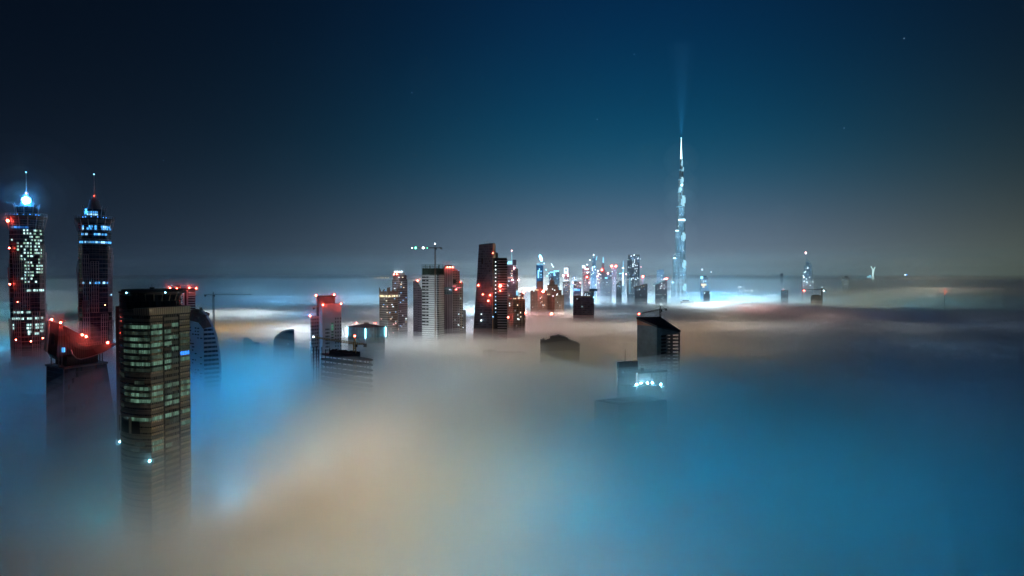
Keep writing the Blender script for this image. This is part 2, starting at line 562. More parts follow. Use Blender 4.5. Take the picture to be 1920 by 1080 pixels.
# (x, y, z, kW of red, green, blue light): unseen stand-ins for the city's lamps, on a lattice, tuned to the fog's glow
CITY_LAMPS = [
    (-120.7,149.3,74.5,6.1,5.55,4.69),(-99.5,150.4,73.8,8.67,7.98,6.75),(-75.7,147.1,75.4,0.923,1.58,1.79),(-33.4,151.5,73.3,4.78,7.86,9.41),
    (-11.1,151.5,73.7,5.86,12.6,18.7),(10.9,148.2,75.2,0,2.29,3.47),(32.4,147.1,75.5,2.03,4.98,7.42),(54.1,147.1,75.6,1.27,3.95,6.04),(73.5,142.8,77.7,1.38,4.58,7.38),
    (92.3,139.6,79.3,0,2.16,4.28),(-128.3,173.4,75.7,0.814,2.7,3.23),(-109,180,73,0,0.997,1.37),(-57.5,170.8,77,0,0.268,0),(-35.5,176,75,45.1,45.5,39.1),
    (-11.5,170.8,76.8,198,236,212),(11.5,170.8,76.9,0.149,0.606,0),(34.5,170.8,77,1.61,0.839,0),(56.6,168.3,78.2,0,1.7,3.18),(78.1,165.8,79.4,0.939,3.36,5.69),
    (97.4,160.9,81.4,0.388,2.34,4.33),(114.7,155,83.4,0.0267,1,2.02),(-207.1,251.9,59.2,5.63,3.18,0),(-197.7,283.9,47.7,0,1.43,2.73),(-64.6,202.8,77,30.7,28.9,22.7),
    (-39.4,204.3,76.7,19.6,26.3,24.7),(-13.4,199.8,78.2,31.8,38.3,37.9),(11.6,196.8,79,0,7.38,13),(35.9,193.9,80.4,0,0.791,2.24),(59.4,191,81.1,0,1.66,3.52),
    (84.1,192.5,80.8,0,1.83,3.87),(104.3,185.4,83.5,0.632,4.3,7.36),(126.7,184,83.8,0,5.24,9.68),(-206.8,319.9,57.8,0.289,2.46,3.6),(-179.8,339.6,51.5,8.21,7.16,5.01),
    (-139.1,337.1,51.8,32.5,30.7,24.2),(-78.5,265.4,72.9,44.8,38.4,26.9),(-43.8,244.5,79.5,38.7,35,25.7),(-14.8,237.3,82,6.41,14.6,16.8),(12.6,232,83.4,0,12,20),
    (39.4,230.3,83.7,0,8.06,15.7),(65.3,226.9,85,0,6.02,12.9),(89.8,221.8,86.2,0,1.55,3.14),(117.4,225.2,85.4,0,3.6,8.52),(147,230.3,83.7,0.315,6.16,14.9),
    (-258.6,315.2,77.7,0.514,4.74,9.55),(-205.5,349.9,69.2,9.04,11,11.3),(-172.2,366,64.7,0,2.48,2.13),(-125.7,355.2,67.8,39.5,32.2,22.9),(-72.6,305.9,79.7,40,25.7,9.56),
    (-34,281.8,85.6,33.8,27.8,15.8),(-1.1,271.4,88.1,0,14.7,21),(29.9,265.4,89.6,0.336,13.1,23.8),(61.3,267.4,89.7,0,11.6,24.5),(91.2,263.4,90.6,0,5.19,9.82),
    (121.9,263.4,90.6,0,2.96,4.76),(158.4,273.5,87.7,0.432,8.83,19.7),(186.1,267.4,89.8,0.735,10.9,23.5),(-267.8,349.9,89.2,0.56,5.92,11.5),(-233.2,355.2,88.1,0,2.23,4.17),
    (-205,374.3,83.7,41.7,45.7,48.9),(-127.4,385.6,82,51.9,41.1,28.5),(-77.5,349.9,88.4,53.7,31,8.66),(-37.4,332.1,92.7,25.8,13.6,0),(-1.2,315.2,96.3,0,14.4,20),
    (32.8,312.8,96.7,0,8.16,16.8),(65.8,308.2,97.4,0,8.88,20.6),(98.6,305.9,98.3,0,3.34,6.56),(131.9,305.9,98.2,0,3.14,2.71),(166.4,308.2,97.9,0,3.99,7.1),
    (199.9,308.2,97.6,0.895,12.3,27),(247.8,327.2,93.2,0.714,8.92,19.6),(-369.5,451.1,99.3,3.57,23,48.2),(-330.8,461.4,98.6,2.56,17.6,38.5),(-233.7,379.9,111.6,0,2.57,3.15),
    (-207,403.3,107.1,0.399,0.401,0.402),(-187,454.5,98.8,3.2,36,64.6),(-85,409.4,106.1,44.8,32.3,24),(-41.1,388.5,109.4,24.3,31.1,26.3),(-1.4,366,113.8,33,39.8,34.6),
    (35.6,363.3,113.7,0,26.1,43.9),(71.5,357.9,114.7,0,6.04,13.3),(106.4,352.6,115.7,0,6.08,14.9),(142.3,352.6,116,0.953,10.1,18.5),(180.9,357.9,114.6,1.5,12.7,21.8),
    (278.1,457.9,98.3,5.33,22.9,44.6),(308.2,434.6,102.5,2.33,15.4,33),(-456,603.8,105.1,3.35,32.3,60.8),(-375.9,568.7,109.2,1.82,20.8,43.1),
    (-235.4,415.5,127.3,16.8,54.8,108),(-264.5,560.3,111,5.28,90.4,229),(-211.6,560.3,110.5,0,57.6,131),(-131.7,464.8,121.4,15.9,22.5,21.7),
    (-86.5,457.9,122.2,46.7,42.3,35.2),(-52.9,560.3,109.7,163,222,250),(0,577.3,109,29.1,29.8,22.5),(52.9,560.3,109.9,75.3,86,83.6),(105.8,560.3,110.1,28.7,32.2,30.6),
    (122.2,431.4,125.6,0.626,15.2,30.8),(223,590.4,106.3,6.62,13.4,17.5),(266.5,564.5,109.2,7.8,21.4,37.2),(319.8,564.5,109.4,0,3.11,9.91),(378.7,573,108.5,0,2.61,8.02),
    (429.6,568.7,109.2,3.69,10.6,21.7),(-659.5,838.8,108,24.7,187,313),(-577.6,826.4,108.7,24.5,190,320),(-520.7,851.4,106.2,25.4,151,249),(-459.8,877.3,103.7,562,584,625),
    (-275.8,631.5,127,0,35.7,66.3),(-222.3,636.2,126.1,16,86.3,153),(-238.7,910.6,100.4,271,411,544),(-147.7,845.1,106.6,591,662,682),(-71.1,814.1,109.4,291,297,254),
    (0,790.1,111.7,340,266,203),(55.6,636.2,125.8,17,11.9,0.612),(141.2,808,110.3,193,143,98.5),(208.6,796,112.1,50.2,31.4,14.2),(278.2,796,111.2,43.3,44.1,38.7),
    (353,808,110.1,13.4,18.8,20.5),(411.1,784.2,111.9,0,5.02,14.3),(483.2,790.1,111.8,20.4,32.4,45.4),(552.2,790.1,111.7,5.52,13.7,26.4),(-824.8,1131,111.4,222,234,206),
    (-754.4,1165.3,109.1,145,158,145),(-639.5,1131,111.4,58.7,125,171),(-507.5,1049.6,116.7,66.6,27.1,0),(-450.9,1122.6,112.4,173,80.1,0),(-345.8,1081.4,114.9,641,718,782),
    (-259.1,1089.5,114.1,531,540,543),(-175.1,1122.6,111.5,333,319,307),(-83.7,1131,111.2,723,834,1020),(8.9,1131,111.7,152,112,97.2),(99.3,1105.9,112.8,290,219,174),
    (194.1,1131,111.1,541,493,425),(266.1,1049.6,116.7,150,93.4,46.7),(382.2,1139.5,110.7,469,394,333),(434.8,1041.7,117.6,93.3,94,97.9),(600.9,1034,117.9,55.9,61.9,68.3),
    (706.4,1065.4,115.9,0,3.5,9.1),(811.7,1089.5,114,40.2,54.9,78.8),(-1116.3,1480.1,118.6,73.2,253,328),(-1033.9,1525,115.8,0,16.3,11),(-917.7,1525,116.5,9.08,0,0),
    (-801.5,1525,116.8,236,289,308),(-675.1,1502.3,117.6,565,636,631),(-560.6,1502.3,117.2,800,1010,1120),(-442.8,1491.2,118.2,0,122,260),
    (-225.4,1559.5,114.1,1390,1390,1440),(-109.8,1606.9,111.9,1720,2730,3680),(12,1525,116.3,1150,606,528),(128.2,1525,116.4,610,544,500),(239,1491.2,118,39.9,86.4,123),
    (445.8,1425.8,121.2,105,84.9,59.2),(610.8,1313.3,127.3,96,67.4,61.1),(727,1343.1,125.6,7.43,12.4,27),(811,1313.3,127.3,0,0,1.87),(924.8,1333.1,125.9,14.3,17.6,22.5),
    (-1339.5,1865.8,124.2,72.6,271,364),(-1223,1893.9,122.9,115,124,94.6),(-825.1,1922.5,121.8,6.26,43.8,83),(-666.1,1865.8,124,0,40.6,77.4),(-539.4,1893.9,123.4,0,0.349,0),
    (-276.1,1966,120,25,23.4,9.13),(-127.4,1865.8,124.1,421,549,605),(7.3,1852,125.4,982,1400,1690),(148.5,1951.4,120.9,0,36.9,78.4),(287.2,1936.9,121.4,0,11.6,42.1),
    (411.4,1865.8,124.2,48,59.8,48.3),(518.2,1770.8,128,2540,3140,3360),(573.3,1571.2,135.9,223,104,94.2),(821.6,1879.8,123.7,157,114,66.3),(950.1,1865.8,124,226,205,112),
    (1045,1797.4,127,0,52.7,100),(1256.5,1922.5,122.2,38.7,72.2,74.4),(1374.6,1893.9,122.7,0,0,1.89),(-1939.6,2572.8,87.7,117,196,252),(-1723.3,2515.8,89.3,273,308,330),
    (-1538.4,2497.1,89.9,0,1.25,4.06),(-1387,2534.7,88.7,0.552,1.16,0),(-1194.4,2497.1,89.8,20.7,70,142),(-1014.7,2478.5,90.6,0,0,14.4),(-844,2478.5,90.2,229,768,1490),
    (-678.3,2497.1,90.4,243,526,746),(-506.3,2497.1,89.6,810,1390,1830),(9.5,2423.6,92.3,14.7,26.2,29.5),(176.5,2423.6,92.1,3750,5610,6720),
    (356.5,2515.8,89.2,1300,2250,3040),(525.9,2497.1,90,1020,1570,1920),(682.4,2441.7,91.4,0,598,1140),(850.7,2441.7,91.6,2650,4230,4820),(1345.2,2423.6,92.1,48.5,67.2,0),
    (1534.9,2460,91.2,87.5,231,258),(-2298.5,3195.4,82.8,268,357,455),(-2063,3171.6,83,236,311,394),(-1613.9,3148,83.6,0,4.73,7.61),(-1356,3055.3,86.1,0,21.5,59.6),
    (-1162.7,3101.3,84.7,248,594,887),(-724.6,3055.3,86,308,819,1430),(325.2,3032.5,86.9,4270,6060,7020),(737.5,3010,87.5,1320,2260,3040),(944.8,3010,87.2,0,1620,3210),
    (1349.4,2987.5,87.9,133,155,87.6),(1566.8,3010,87.8,287,237,129),(1774.1,3010,87.8,538,562,465),(-2991,3968.5,84.1,56.8,103,152),(-2684.5,3939,84.8,132,206,284),
    (-2382.5,3909.6,85.2,80,115,149),(-1873.4,4028.3,82.8,0,0,32.3),(-1606.6,4088.9,82,534,1150,1630),(-1009,4058.5,82.3,416,944,1330),(-710.8,4028.3,83.2,134,300,448),
    (-423.3,4058.5,83,1130,2280,3330),(-129.5,4028.3,83,726,1470,2110),(159.9,3998.3,83.6,18000,19300,18000),(441.8,3939,84.8,6.03,36,98.5),(720.6,3909.6,85.5,0,0,59.1),
    (987.8,3851.6,86.8,0,48.7,237),(1246.9,3794.5,87.8,0,0,315),(1520.7,3794.5,87.9,0,0,142),(2324.7,3766.3,88.3,2210,1860,1290),(2715.5,3939,85.4,698,456,301),
    (-3554.1,4965.7,87.7,2.98,2.98,2.98),(-3130.8,4892,88.3,3.05,3.05,3.05),(-2719.3,4819.5,89.7,0.686,0.685,0.683),(-2004,4855.6,89.2,5.13,5.13,5.14),
    (-1648.5,4892,88.3,4.95,4.95,4.95),(-1258.9,4819.5,89.5,1.22,1.22,1.22),(-907.3,4892,88.7,2.16,2.16,2.16),(-540.7,4928.7,88,9.52,9.53,9.55),
    (-168.6,4965.7,87.9,11.2,11.2,11.2),(206,4928.7,88.4,11.5,11.5,11.6),(952.8,4928.7,87.9,0.332,0.331,0.328),(1336.1,4965.7,87.3,0.579,0.579,0.578),
    (1674.3,4855.6,88.9,0.978,0.978,0.978),(2042.1,4855.6,88.8,0.892,0.892,0.891),(2446.2,4928.7,88.3,1.25,1.25,1.25),(2840.8,4965.7,87.5,2.39,2.39,2.39),
    (3241.1,5002.9,86.7,3.05,3.05,3.05),(3702.1,5116.3,84.8,1.36,1.36,1.36),(-4824.3,6401.9,74.8,2.03,2.03,2.03),(-4253.5,6354.3,76.3,1.65,1.65,1.65),
    (-3663.6,6260,76.8,2.18,2.18,2.18),(-3090.2,6167.2,77.6,1.29,1.29,1.29),(-2552,6121.3,78.8,2,2,2),(-2021.6,6075.7,78.7,2.81,2.81,2.82),(-1533,6167.2,77.8,2.14,2.14,2.14),
    (-1044.7,6354.3,75.4,1.78,1.78,1.78),(-521.4,6498.3,73.7,2.91,2.91,2.91),(25.7,6547.1,73.3,2.98,2.98,2.99),(576.7,6547.1,73.1,1.48,1.48,1.48),
    (1127.8,6547.1,73.4,1.8,1.8,1.8),(1691.4,6596.2,72.2,1.88,1.88,1.88),(2229.8,6547.1,73.8,1.91,1.91,1.91),(2739.6,6449.9,74.5,1.79,1.79,1.79),
    (3282.5,6449.9,74.1,1.96,1.96,1.96),(3768.6,6354.3,75.4,1.8,1.81,1.81),(4534.5,6695.5,71.1,50.3,43.4,43.4),(-5845.9,8315.5,63,2.56,2.56,2.56),
    (-5081.5,8440.7,60.8,2.51,2.51,2.51),(-4324.9,8632,59.5,2.75,2.75,2.75),(-3427.5,8567.8,59.5,2.76,2.76,2.75),(-2524.2,8440.7,61,2.67,2.67,2.67),
    (-1610.4,8131.2,64,2.41,2.41,2.41),(-777.6,8010.5,64.6,2.22,2.22,2.21),(31.9,8131.2,63.9,2.24,2.24,2.23),(853.1,8131.2,63.5,2.54,2.54,2.53),
    (1790.7,8696.8,58.8,2.89,2.89,2.89),(2669,8696.8,58.3,2.85,2.85,2.84),(3520.9,8632,58.7,2.79,2.79,2.79),(4360,8567.8,59.7,2.76,2.76,2.76),
    (5186.4,8504,60.2,2.64,2.64,2.64),(6000.2,8440.7,60.5,2.62,2.62,2.62),(-8322.8,11045.9,50,3.82,3.82,3.82),(-7035.7,11045.9,50.1,3.82,3.82,3.82),
    (-5748.6,11045.9,49.3,3.82,3.82,3.82),(-4428.3,10963.6,53.4,3.8,3.8,3.8),(-3150.8,10963.6,53.1,3.8,3.8,3.8),(-1887.3,11045.9,49.5,3.84,3.84,3.83),
    (-600.2,11045.9,47.8,3.84,3.83,3.83),(686.9,11045.9,47.3,3.84,3.84,3.83),(1974,11045.9,51.6,3.85,3.85,3.85),(3188.8,10801,54.5,3.73,3.73,3.73),
    (4548.2,11045.9,53,3.83,3.83,3.83),(5835.3,11045.9,48.8,3.85,3.85,3.85),(7122.4,11045.9,47.9,3.85,3.85,3.84),(-7625.4,11045.9,50.4,3.81,3.81,3.81),
    (-6231,11045.9,50.3,3.82,3.82,3.81),(-4836.7,11045.9,52.3,3.84,3.84,3.84),(-3442.4,11045.9,51.9,3.84,3.84,3.84),(-2048.1,11045.9,49.5,3.84,3.84,3.83),
    (-653.8,11045.9,48.1,3.84,3.83,3.83),(740.5,11045.9,47.4,3.84,3.84,3.83),(2134.8,11045.9,53.1,3.85,3.85,3.85),(3529.1,11045.9,54.1,3.84,3.84,3.84),
    (4923.4,11045.9,51.4,3.84,3.84,3.84),(6317.7,11045.9,48.7,3.86,3.86,3.85),(7712,11045.9,50.4,3.85,3.85,3.84),
]
for (x, y, z, r_, g_, b_) in CITY_LAMPS:
    m_ = max(r_, g_, b_)
    lamp('city_lamp', (x, y, z), (r_ / m_, g_ / m_, b_ / m_), m_ * 1000.0, LAMP_R)
# ---------------------------------------------------------------- ground
g = bpy.data.meshes.new('ground')
g.from_pydata([(-12950, -12950, 0), (12950, -12950, 0), (12950, 12950, 0), (-12950, 12950, 0)], [], [(0, 1, 2, 3)])
go = bpy.data.objects.new('ground', g); COL.objects.link(go)
go['kind'] = 'structure'; go['label'] = 'dark city ground buried under the fog'
g.materials.append(wall_mat('asphalt_and_sand', (.06, .056, .05), .9, scale=0.004))

# ---------------------------------------------------------------- the nearest tower: curved glass front, flat panelled side, round helipad
def nearest_tower():
    A = (-198.6, 372.0); B = (-190.0, 400.0)
    t = thing('office_tower', 'dark office tower with round helipad roof and rows of greenish lit windows, nearest of all', 'tower', (-208, 396, 0))
    arc = []
    P0, P1, P2, P3 = Vector((-229.5, 403)), Vector((-226.5, 384)), Vector((-214, 371.5)), Vector(A)
    for i in range(15):
        u = i / 14
        arc.append(tuple(P0 * (1 - u) ** 3 + P1 * 3 * u * (1 - u) ** 2 + P2 * 3 * u * u * (1 - u) + P3 * u ** 3))
    plan = arc + [B, (-203, 424), (-222, 420)]
    ZR = Zat(581, 372)
    glass = grid_mat('curtain_wall_bands', (.21, .185, .15), (.055, .06, .062), 1.35, 3.4, .86, .52, rough=.18)
    tan = wall_mat('tan_stone_panels', (.45, .37, .28), .6, var=.2, ribs=1.35)
    m = MB(); m.prism(plan, 0, ZR); m.build('wall', glass, t)
    # roof block parapet and roof drum
    dc = (-210.0, 397.0)
    blk = [arc[11], arc[12], arc[13], A, B, (-203, 414), (-206, 396)]
    par = MB(); par.prism(grow(blk, .5), ZR - 2.9, ZR + .9); par.build('parapet', tan, t)
    drumg = grid_mat('drum_glass', (.018, .02, .024), (.02, .026, .034), 1.2, 3.4, .9, .8, rough=.15)
    dp = arc[:10] + [(dc[0] + 15.3 * math.cos(R(q)), dc[1] + 15.3 * math.sin(R(q))) for q in range(-72, 100, 12)] + [(-222, 419.5)]
    d = MB(); d.prism(dp, ZR + .02, 238.0); dr = d.build('roof_drum', drumg, t)
    hp = MB(); hp.lathe(dc[0], dc[1], [(15.4, 238.01), (17.4, 239.1), (17.7, 239.7), (16.2, 239.8), (16.0, 240.9), (15.5, 241.0)], 48)
    he = hp.build('helipad', wall_mat('helipad_concrete', (.10, .095, .10), .7), t)
    for i in range(48):
        a = 2 * math.pi * i / 48
        if 3.3 < a < 6.2 and i % 2 == 0 or i % 8 == 0:
            x, y = math.cos(a), math.sin(a)
            rl = MB(); rl.bar((dc[0] + x * 15.5, dc[1] + y * 15.5, 234.4), (dc[0] + x * 17.0, dc[1] + y * 17.0, 238.6), .34)
            rl.build('helipad_bracket', tan, he)
    an = MB(); an.bar((-212, 400, 241.0), (-212, 400, 244), .12); an.box(-212.8, -211, 399, 400.8, 241.0, 242.0); an.build('antenna', dark_metal, t)
    for (px, py) in ((237, 549), (310, 548.5)):
        p = W(px, py, 380); lampball(he, 'helipad_light', p, .42, ('cyan', 14))
    pier = MB(); pier.prism([(-239.5, 410), (-235.5, 408), (-233, 418), (-238, 420)], 0, Zat(574, 410)); pier.build('stair_pier', wall_mat('pier_stone', (.10, .07, .06), .6), t)
    # facade AB: tan spandrel bands left and right of the dark middle strip
    FL = 3.4
    z0 = 222.4
    a2, b2 = Vector(A), Vector(B)
    bands = MB()
    nrm = Vector((b2.y - a2.y, -(b2.x - a2.x))).normalized()
    def slab(mb, u0, u1, za, zb, pr):
        p = a2.lerp(b2, u0); q = a2.lerp(b2, u1)
        mb.prism([tuple(p + nrm * pr), tuple(q + nrm * pr), tuple(q - nrm * .05), tuple(p - nrm * .05)], za, zb)
    k = -1
    for r in range(-1, 62):
        zt = z0 - r * FL
        for (u0, u1) in ((.005, .305), (.73, .995)):
            if r in (1, 7, 8, 9, 13, 14) and u0 < .5 and r % 2: continue
            slab(bands, u0, u1, zt - .5, zt + .55, .28)
    bands.build('spandrel_band', tan, t)
    fin = MB()
    slab(fin, .312, .335, 0, ZR - 4, .22); slab(fin, .70, .723, 0, ZR - 4, .22)
    fin.build('facade_fin', dark_metal, t)
    lit = [emit_mat('office_light_bright', (.46, .92, .66), .15, False, .5), emit_mat('office_light', (.42, .74, .54), .075, False, .5), emit_mat('office_light_dim', (.40, .60, .45), .03, False, .5)]
    bl = emit_mat('office_light_blue', (.03, .25, 1), 1.2, False, .5)
    SEC = {'L': (.02, .29), 'M': (.345, .51), 'N': (.53, .69), 'R': (.745, .98)}
    T = {0: 'C1 L1 N1', 1: 'C3 L0 M1', 2: 'C1 L2 M0 N1 R2', 3: 'C1 L1 M0 N3 R2', 4: 'C1 L2 N1 R3', 5: 'C2 L2 M1 N3 R4', 6: 'C1 L1 M0 N2 R1',
         7: 'C3 L2 M0', 8: 'D2', 9: 'E2', 10: 'C1 L1 M0 N1 R1', 11: 'C0 L1 M3 R1', 12: 'C1 L1 M1 N2 R1', 13: 'D2 M0 N1', 15: 'C1 L0 M1 N1 R1', 17: 'R0', 18: 'L3',
         19: 'E2 L1 R3', 20: 'C2 L1 M1 N3', 22: 'C2 L2 M2', 24: 'L2 C3', 26: 'L2 C3', 21: 'R3', 16: 'M3 N3'}
    arcm = arc
    for r, s_ in T.items():
        zt = z0 - r * FL
        for w in s_.split():
            key, lv = w[0], int(w[1])
            mt = bl if lv == 4 else lit[max(0, lv - 1)] if lv else lit[0]
            if key in SEC:
                u0, u1 = SEC[key]
                wall_window(t, A, B, u0, u1, zt - 2.75, zt - .62, mt, .18)
            else:
                # the curved side: a run of bays on the arc
                segs = {'C': (8, 14), 'D': (4, 8), 'E': (11, 13)}[key]
                for q in range(segs[0], segs[1], 2):
                    e = min(q + 2, 14)
                    mb = MB()
                    pts = [Vector(arcm[q + i]) for i in range(e - q + 1)]
                    d = (pts[-1] - pts[0]); nn = Vector((d.y, -d.x)).normalized()
                    out = [tuple(p + nn * .2) for p in pts] + [tuple(p - nn * .2) for p in reversed(pts)]
                    mb.prism(out, zt - 2.75, zt - .9)
                    mb.build('window', lit[min(2, max(1, lv) - 1 + (1 if q < 9 else 0) + (r * 7 + q) % 3 // 2)], t)
    # curved floor ledges
    led = MB()
    for r in range(0, 60):
        zt = z0 - r * FL
        for i in range(14):
            p, q = Vector(arc[i]), Vector(arc[i + 1]); d = q - p; nn = Vector((d.y, -d.x)).normalized()
            led.prism([tuple(p + nn * .22), tuple(q + nn * .22), tuple(q - nn * .1), tuple(p - nn * .1)], zt - .35, zt + .25)
    led.build('floor_ledge', wall_mat('ledge_stone', (.24, .20, .165), .6), t)
    # refuge floor as a dark band laid on the curve, two stone posts
    p0 = W(258, 796, 377)
    for (i, j) in ((6, 7), (10, 11)):
        p = Vector(arc[i]); po = MB(); zc = 250 - (795 - 513) / F * 380
        po.box(p.x - .7, p.x + .7, p.y - 1.3, p.y + .1, zc - 4.2, zc + 4.2); po.build('facade_post', tan, t)
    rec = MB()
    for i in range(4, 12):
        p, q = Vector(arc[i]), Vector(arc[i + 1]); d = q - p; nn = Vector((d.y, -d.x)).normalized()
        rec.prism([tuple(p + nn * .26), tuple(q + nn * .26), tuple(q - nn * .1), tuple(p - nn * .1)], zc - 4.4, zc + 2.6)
    rec.build('refuge_floor', wall_mat('dark_band', (.012, .013, .014), .6), t)
    # red reflection on the left of the curve, put in as glowing bars, blue corner lights
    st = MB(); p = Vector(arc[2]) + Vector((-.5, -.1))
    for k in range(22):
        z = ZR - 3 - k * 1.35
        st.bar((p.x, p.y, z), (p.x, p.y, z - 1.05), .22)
    st.build('red_reflection', emit_mat('red_reflection_glow', (1, .12, .03), 3.5, True, .6), t)
    for (px, py, Y) in ((224.5, 828.5, 398), (280.5, 864.5, 371), (356.3, 841.5, 401)):
        pp = W(px, py, Y); lampball(t, 'corner_light', pp, .6, ('cyan', 60)); glow_air(pp, 7, .006)
    lampball(t, 'corner_light', W(225.5, 930, 398), .5, ('cyan', 14))
nearest_tower()

# ---------------------------------------------------------------- the twin towers
def twin(cx_px, crown_py, tip_py, label, lit_rows, ball, Y=690.0):
    s = Y / F
    cx = Xat(cx_px, 540, Y + 18); cy = Y + 18.0
    t = thing('twin_tower', label, 'tower', (cx, cy, 0), 'twin towers with palm leaf fins')
    zc = Zat(crown_py + 6, Y)
    th = math.atan2(abs(cx), cy); ct = math.cos(th); face = math.atan2(-cy, -cx)
    Rb = 15.0
    ang = lambda i, n, r, o=0.0: (cx + r * math.cos(2 * math.pi * (i + o) / n), cy + r * math.sin(2 * math.pi * (i + o) / n))
    n = 12
    glass = MAT.get('twinglass') or grid_mat('twin_tower_glass', (.14, .11, .14), (.03, .042, .07), 3.0, 4.2, .93, .90, rough=.2)
    MAT['twinglass'] = glass
    rib = MAT.get('twinrib') or wall_mat('pale_metal_ribs', (.50, .42, .46), .45, .2)
    MAT['twinrib'] = rib
    body = MB(); body.prism([ang(i, n, Rb, .5) for i in range(n)], 0, zc); body.build('wall', glass, t)
    # leaf shaped lattices in tiers, each a little further out at its top
    Rf = Rb * math.cos(math.pi / n)
    tiers = [(zc - 26, zc - 92), (zc - 80, zc - 150), (zc - 140, 20)]
    for k, (zt, zb) in enumerate(tiers):
        for i in range(n):
            a0 = 2 * math.pi * i / n
            if (i + k) % 3 == 2 and k < 2: continue
            zt_ = zt - 7 * ((i * 5 + k * 3) % 4)
            nx, ny = math.cos(a0), math.sin(a0); tx, ty = -ny, nx
            hw = Rf * math.tan(math.pi / n) * .86
            m = MB()
            P = lambda u, v: (cx + nx * (Rf + .5 + 1.5 * v ** 2.2) + tx * hw * u * (0.86 + .14 * v), cy + ny * (Rf + .5 + 1.5 * v ** 2.2) + ty * hw * u * (.86 + .14 * v), zb + (zt_ - zb) * v)
            nv = 6
            for u in (-1, -.33, .33, 1):
                for q in range(nv): m.bar(P(u, q / nv), P(u, (q + 1) / nv), .42)
            nb = int((zt_ - zb) / 4.2)
            for q in range(nb + 1): m.bar(P(-1, q / nb), P(1, q / nb), .30)
            m.build('leaf_fin', rib, t)
    # bare bays with floor ledges on the side away from the leaves
    led = MB()
    for q in range(int(zc / 5.0)):
        z = 5 + q * 5.0
        led.prism([ang(i, n, Rb + .35, .5) for i in range(n)], z, z + .35)
    led.build('floor_ledge', wall_mat('ledge_metal', (.34, .27, .32), .5), t)
    # crown
    cr = MB()
    zr = Zat(crown_py, Y)
    cr.lathe(cx, cy, [(14.5, zc), (16.2, zr - 1.5), (17.9, zr), (18.2, zr + .9), (14, zr + 1.0)], 28)
    cro = cr.build('crown_ring', dark_metal, t)
    rail = MB()
    for i in range(28):
        a = ang(i, 28, 17.8); b = ang(i + 1, 28, 17.8)
        rail.bar((a[0], a[1], zr + .9), (a[0], a[1], zr + 3.6), .22)
        rail.bar((a[0], a[1], zr + 3.6), (b[0], b[1], zr + 3.6), .25)
        if i % 2 == 0:
            c_ = ang(i, 28, 15.3); rail.bar((c_[0], c_[1], zc - 9), (a[0], a[1], zr), .4)
    rail.build('crown_railing', rib, cro)
    z1 = Zat(crown_py - 20, Y); z2 = Zat(crown_py - 38, Y); z3 = Zat(crown_py - 47, Y)
    up = MB(); up.prism([ang(i, n, 9.9, .5) for i in range(n)], zr + 1, z1, poly2=[ang(i, n, 8.9, .5) for i in range(n)]); up.build('upper_tier', glass, t)
    up2 = MB(); up2.lathe(cx, cy, [(6.8, z1), (5.4, z1 + 5), (4.4, z2), (2.6, z2 + .5), (2.0, z3), (.8, z3 + 2)], 16); up2.build('lantern', wall_mat('lantern_metal', (.30, .33, .38), .4), t)
    for q_ in range(6):
        a_ = face + (q_ - 2.5) * .55; lampball(t, 'crown_fill_light', (cx + 10.6 * math.cos(a_), cy + 10.6 * math.sin(a_), zr + 2.6),   .26, ('blue', 12))  # blue lamps added to lighten the dark crown
    lampball(t, 'beacon', (cx + 2.6 * math.cos(face), cy + 2.6 * math.sin(face), z3 - .5), .45, ('red', 8))
    wing = MB()
    for i in range(8):
        a = 2 * math.pi * (i + .5) / 8; nx, ny = math.cos(a), math.sin(a)
        q = lambda r, z: (cx + nx * r, cy + ny * r, z)
        wing.bar(q(9.4, zr + 1), q(10.9, z1 + 1), .45); wing.bar(q(10.9, z1 + 1), q(11.9, z1 + 3.4), .3); wing.bar(q(7, z1), q(10.9, z1 + 1), .3)
    wing.build('crown_wing', rib, t)
    sp = MB(); tz = Zat(tip_py, Y); sp.bar((cx, cy, z3), (cx, cy, z3 + (tz - z3) * .45), .75, .5, 8); sp.bar((cx, cy, z3 + (tz - z3) * .45), (cx, cy, tz), .34, .2, 8)
    spo = sp.build('spire', steel, t)
    lampball(spo, 'spire_light', (cx, cy, tz), .75, ('cyan', 4))
    # lit rooms, each a pane on the round wall
    cnt = 0
    rest = MB()
    for (px, py, mt, w, h, rr) in lit_rows:
        dx = (px - cx_px) * s * ct
        if abs(dx) > rr - .4: continue
        a = face + math.asin(max(-1, min(1, dx / (rr + .6))))
        z = Zat(py, Y); rf = rr + .75
        half = w / 2 / rr
        p0 = (cx + math.cos(a - half) * rf, cy + math.sin(a - half) * rf); p1 = (cx + math.cos(a + half) * rf, cy + math.sin(a + half) * rf)
        q0 = (cx + math.cos(a - half) * (rf - 1.4), cy + math.sin(a - half) * (rf - 1.4)); q1 = (cx + math.cos(a + half) * (rf - 1.4), cy + math.sin(a + half) * (rf - 1.4))
        cnt += 1
        mb = rest if cnt > 99 else MB()
        mb.prism([p0, p1, q1, q0], z - h / 2, z + h / 2)
        if cnt <= 99: mb.build('window', mt, t)
    if rest.f: rest.build('window_rows', lit_rows[0][2], t, kind='stuff')
    if ball:
        c_ = (cx + 4.5 * math.cos(face), cy + 4.5 * math.sin(face), Zat(373, Y))
        bm = bmesh.new(); bmesh.ops.create_icosphere(bm, subdivisions=2, radius=1.0)
        for v in bm.verts:
            f = 3.3 + 2.4 * abs(noise.noise(Vector(v.co) * 2.3)); v.co *= f
            v.co.z *= 1.05
        me = bpy.data.meshes.new('crown_lamp'); bm.to_mesh(me); bm.free(); me.materials.append(emit_mat('crown_lamp_glass', (.05, .38, 1), 150))
        o = bpy.data.objects.new('crown_lamp', me); COL.objects.link(o); o.parent = t; o.location = (c_[0] - cx, c_[1] - cy, c_[2])
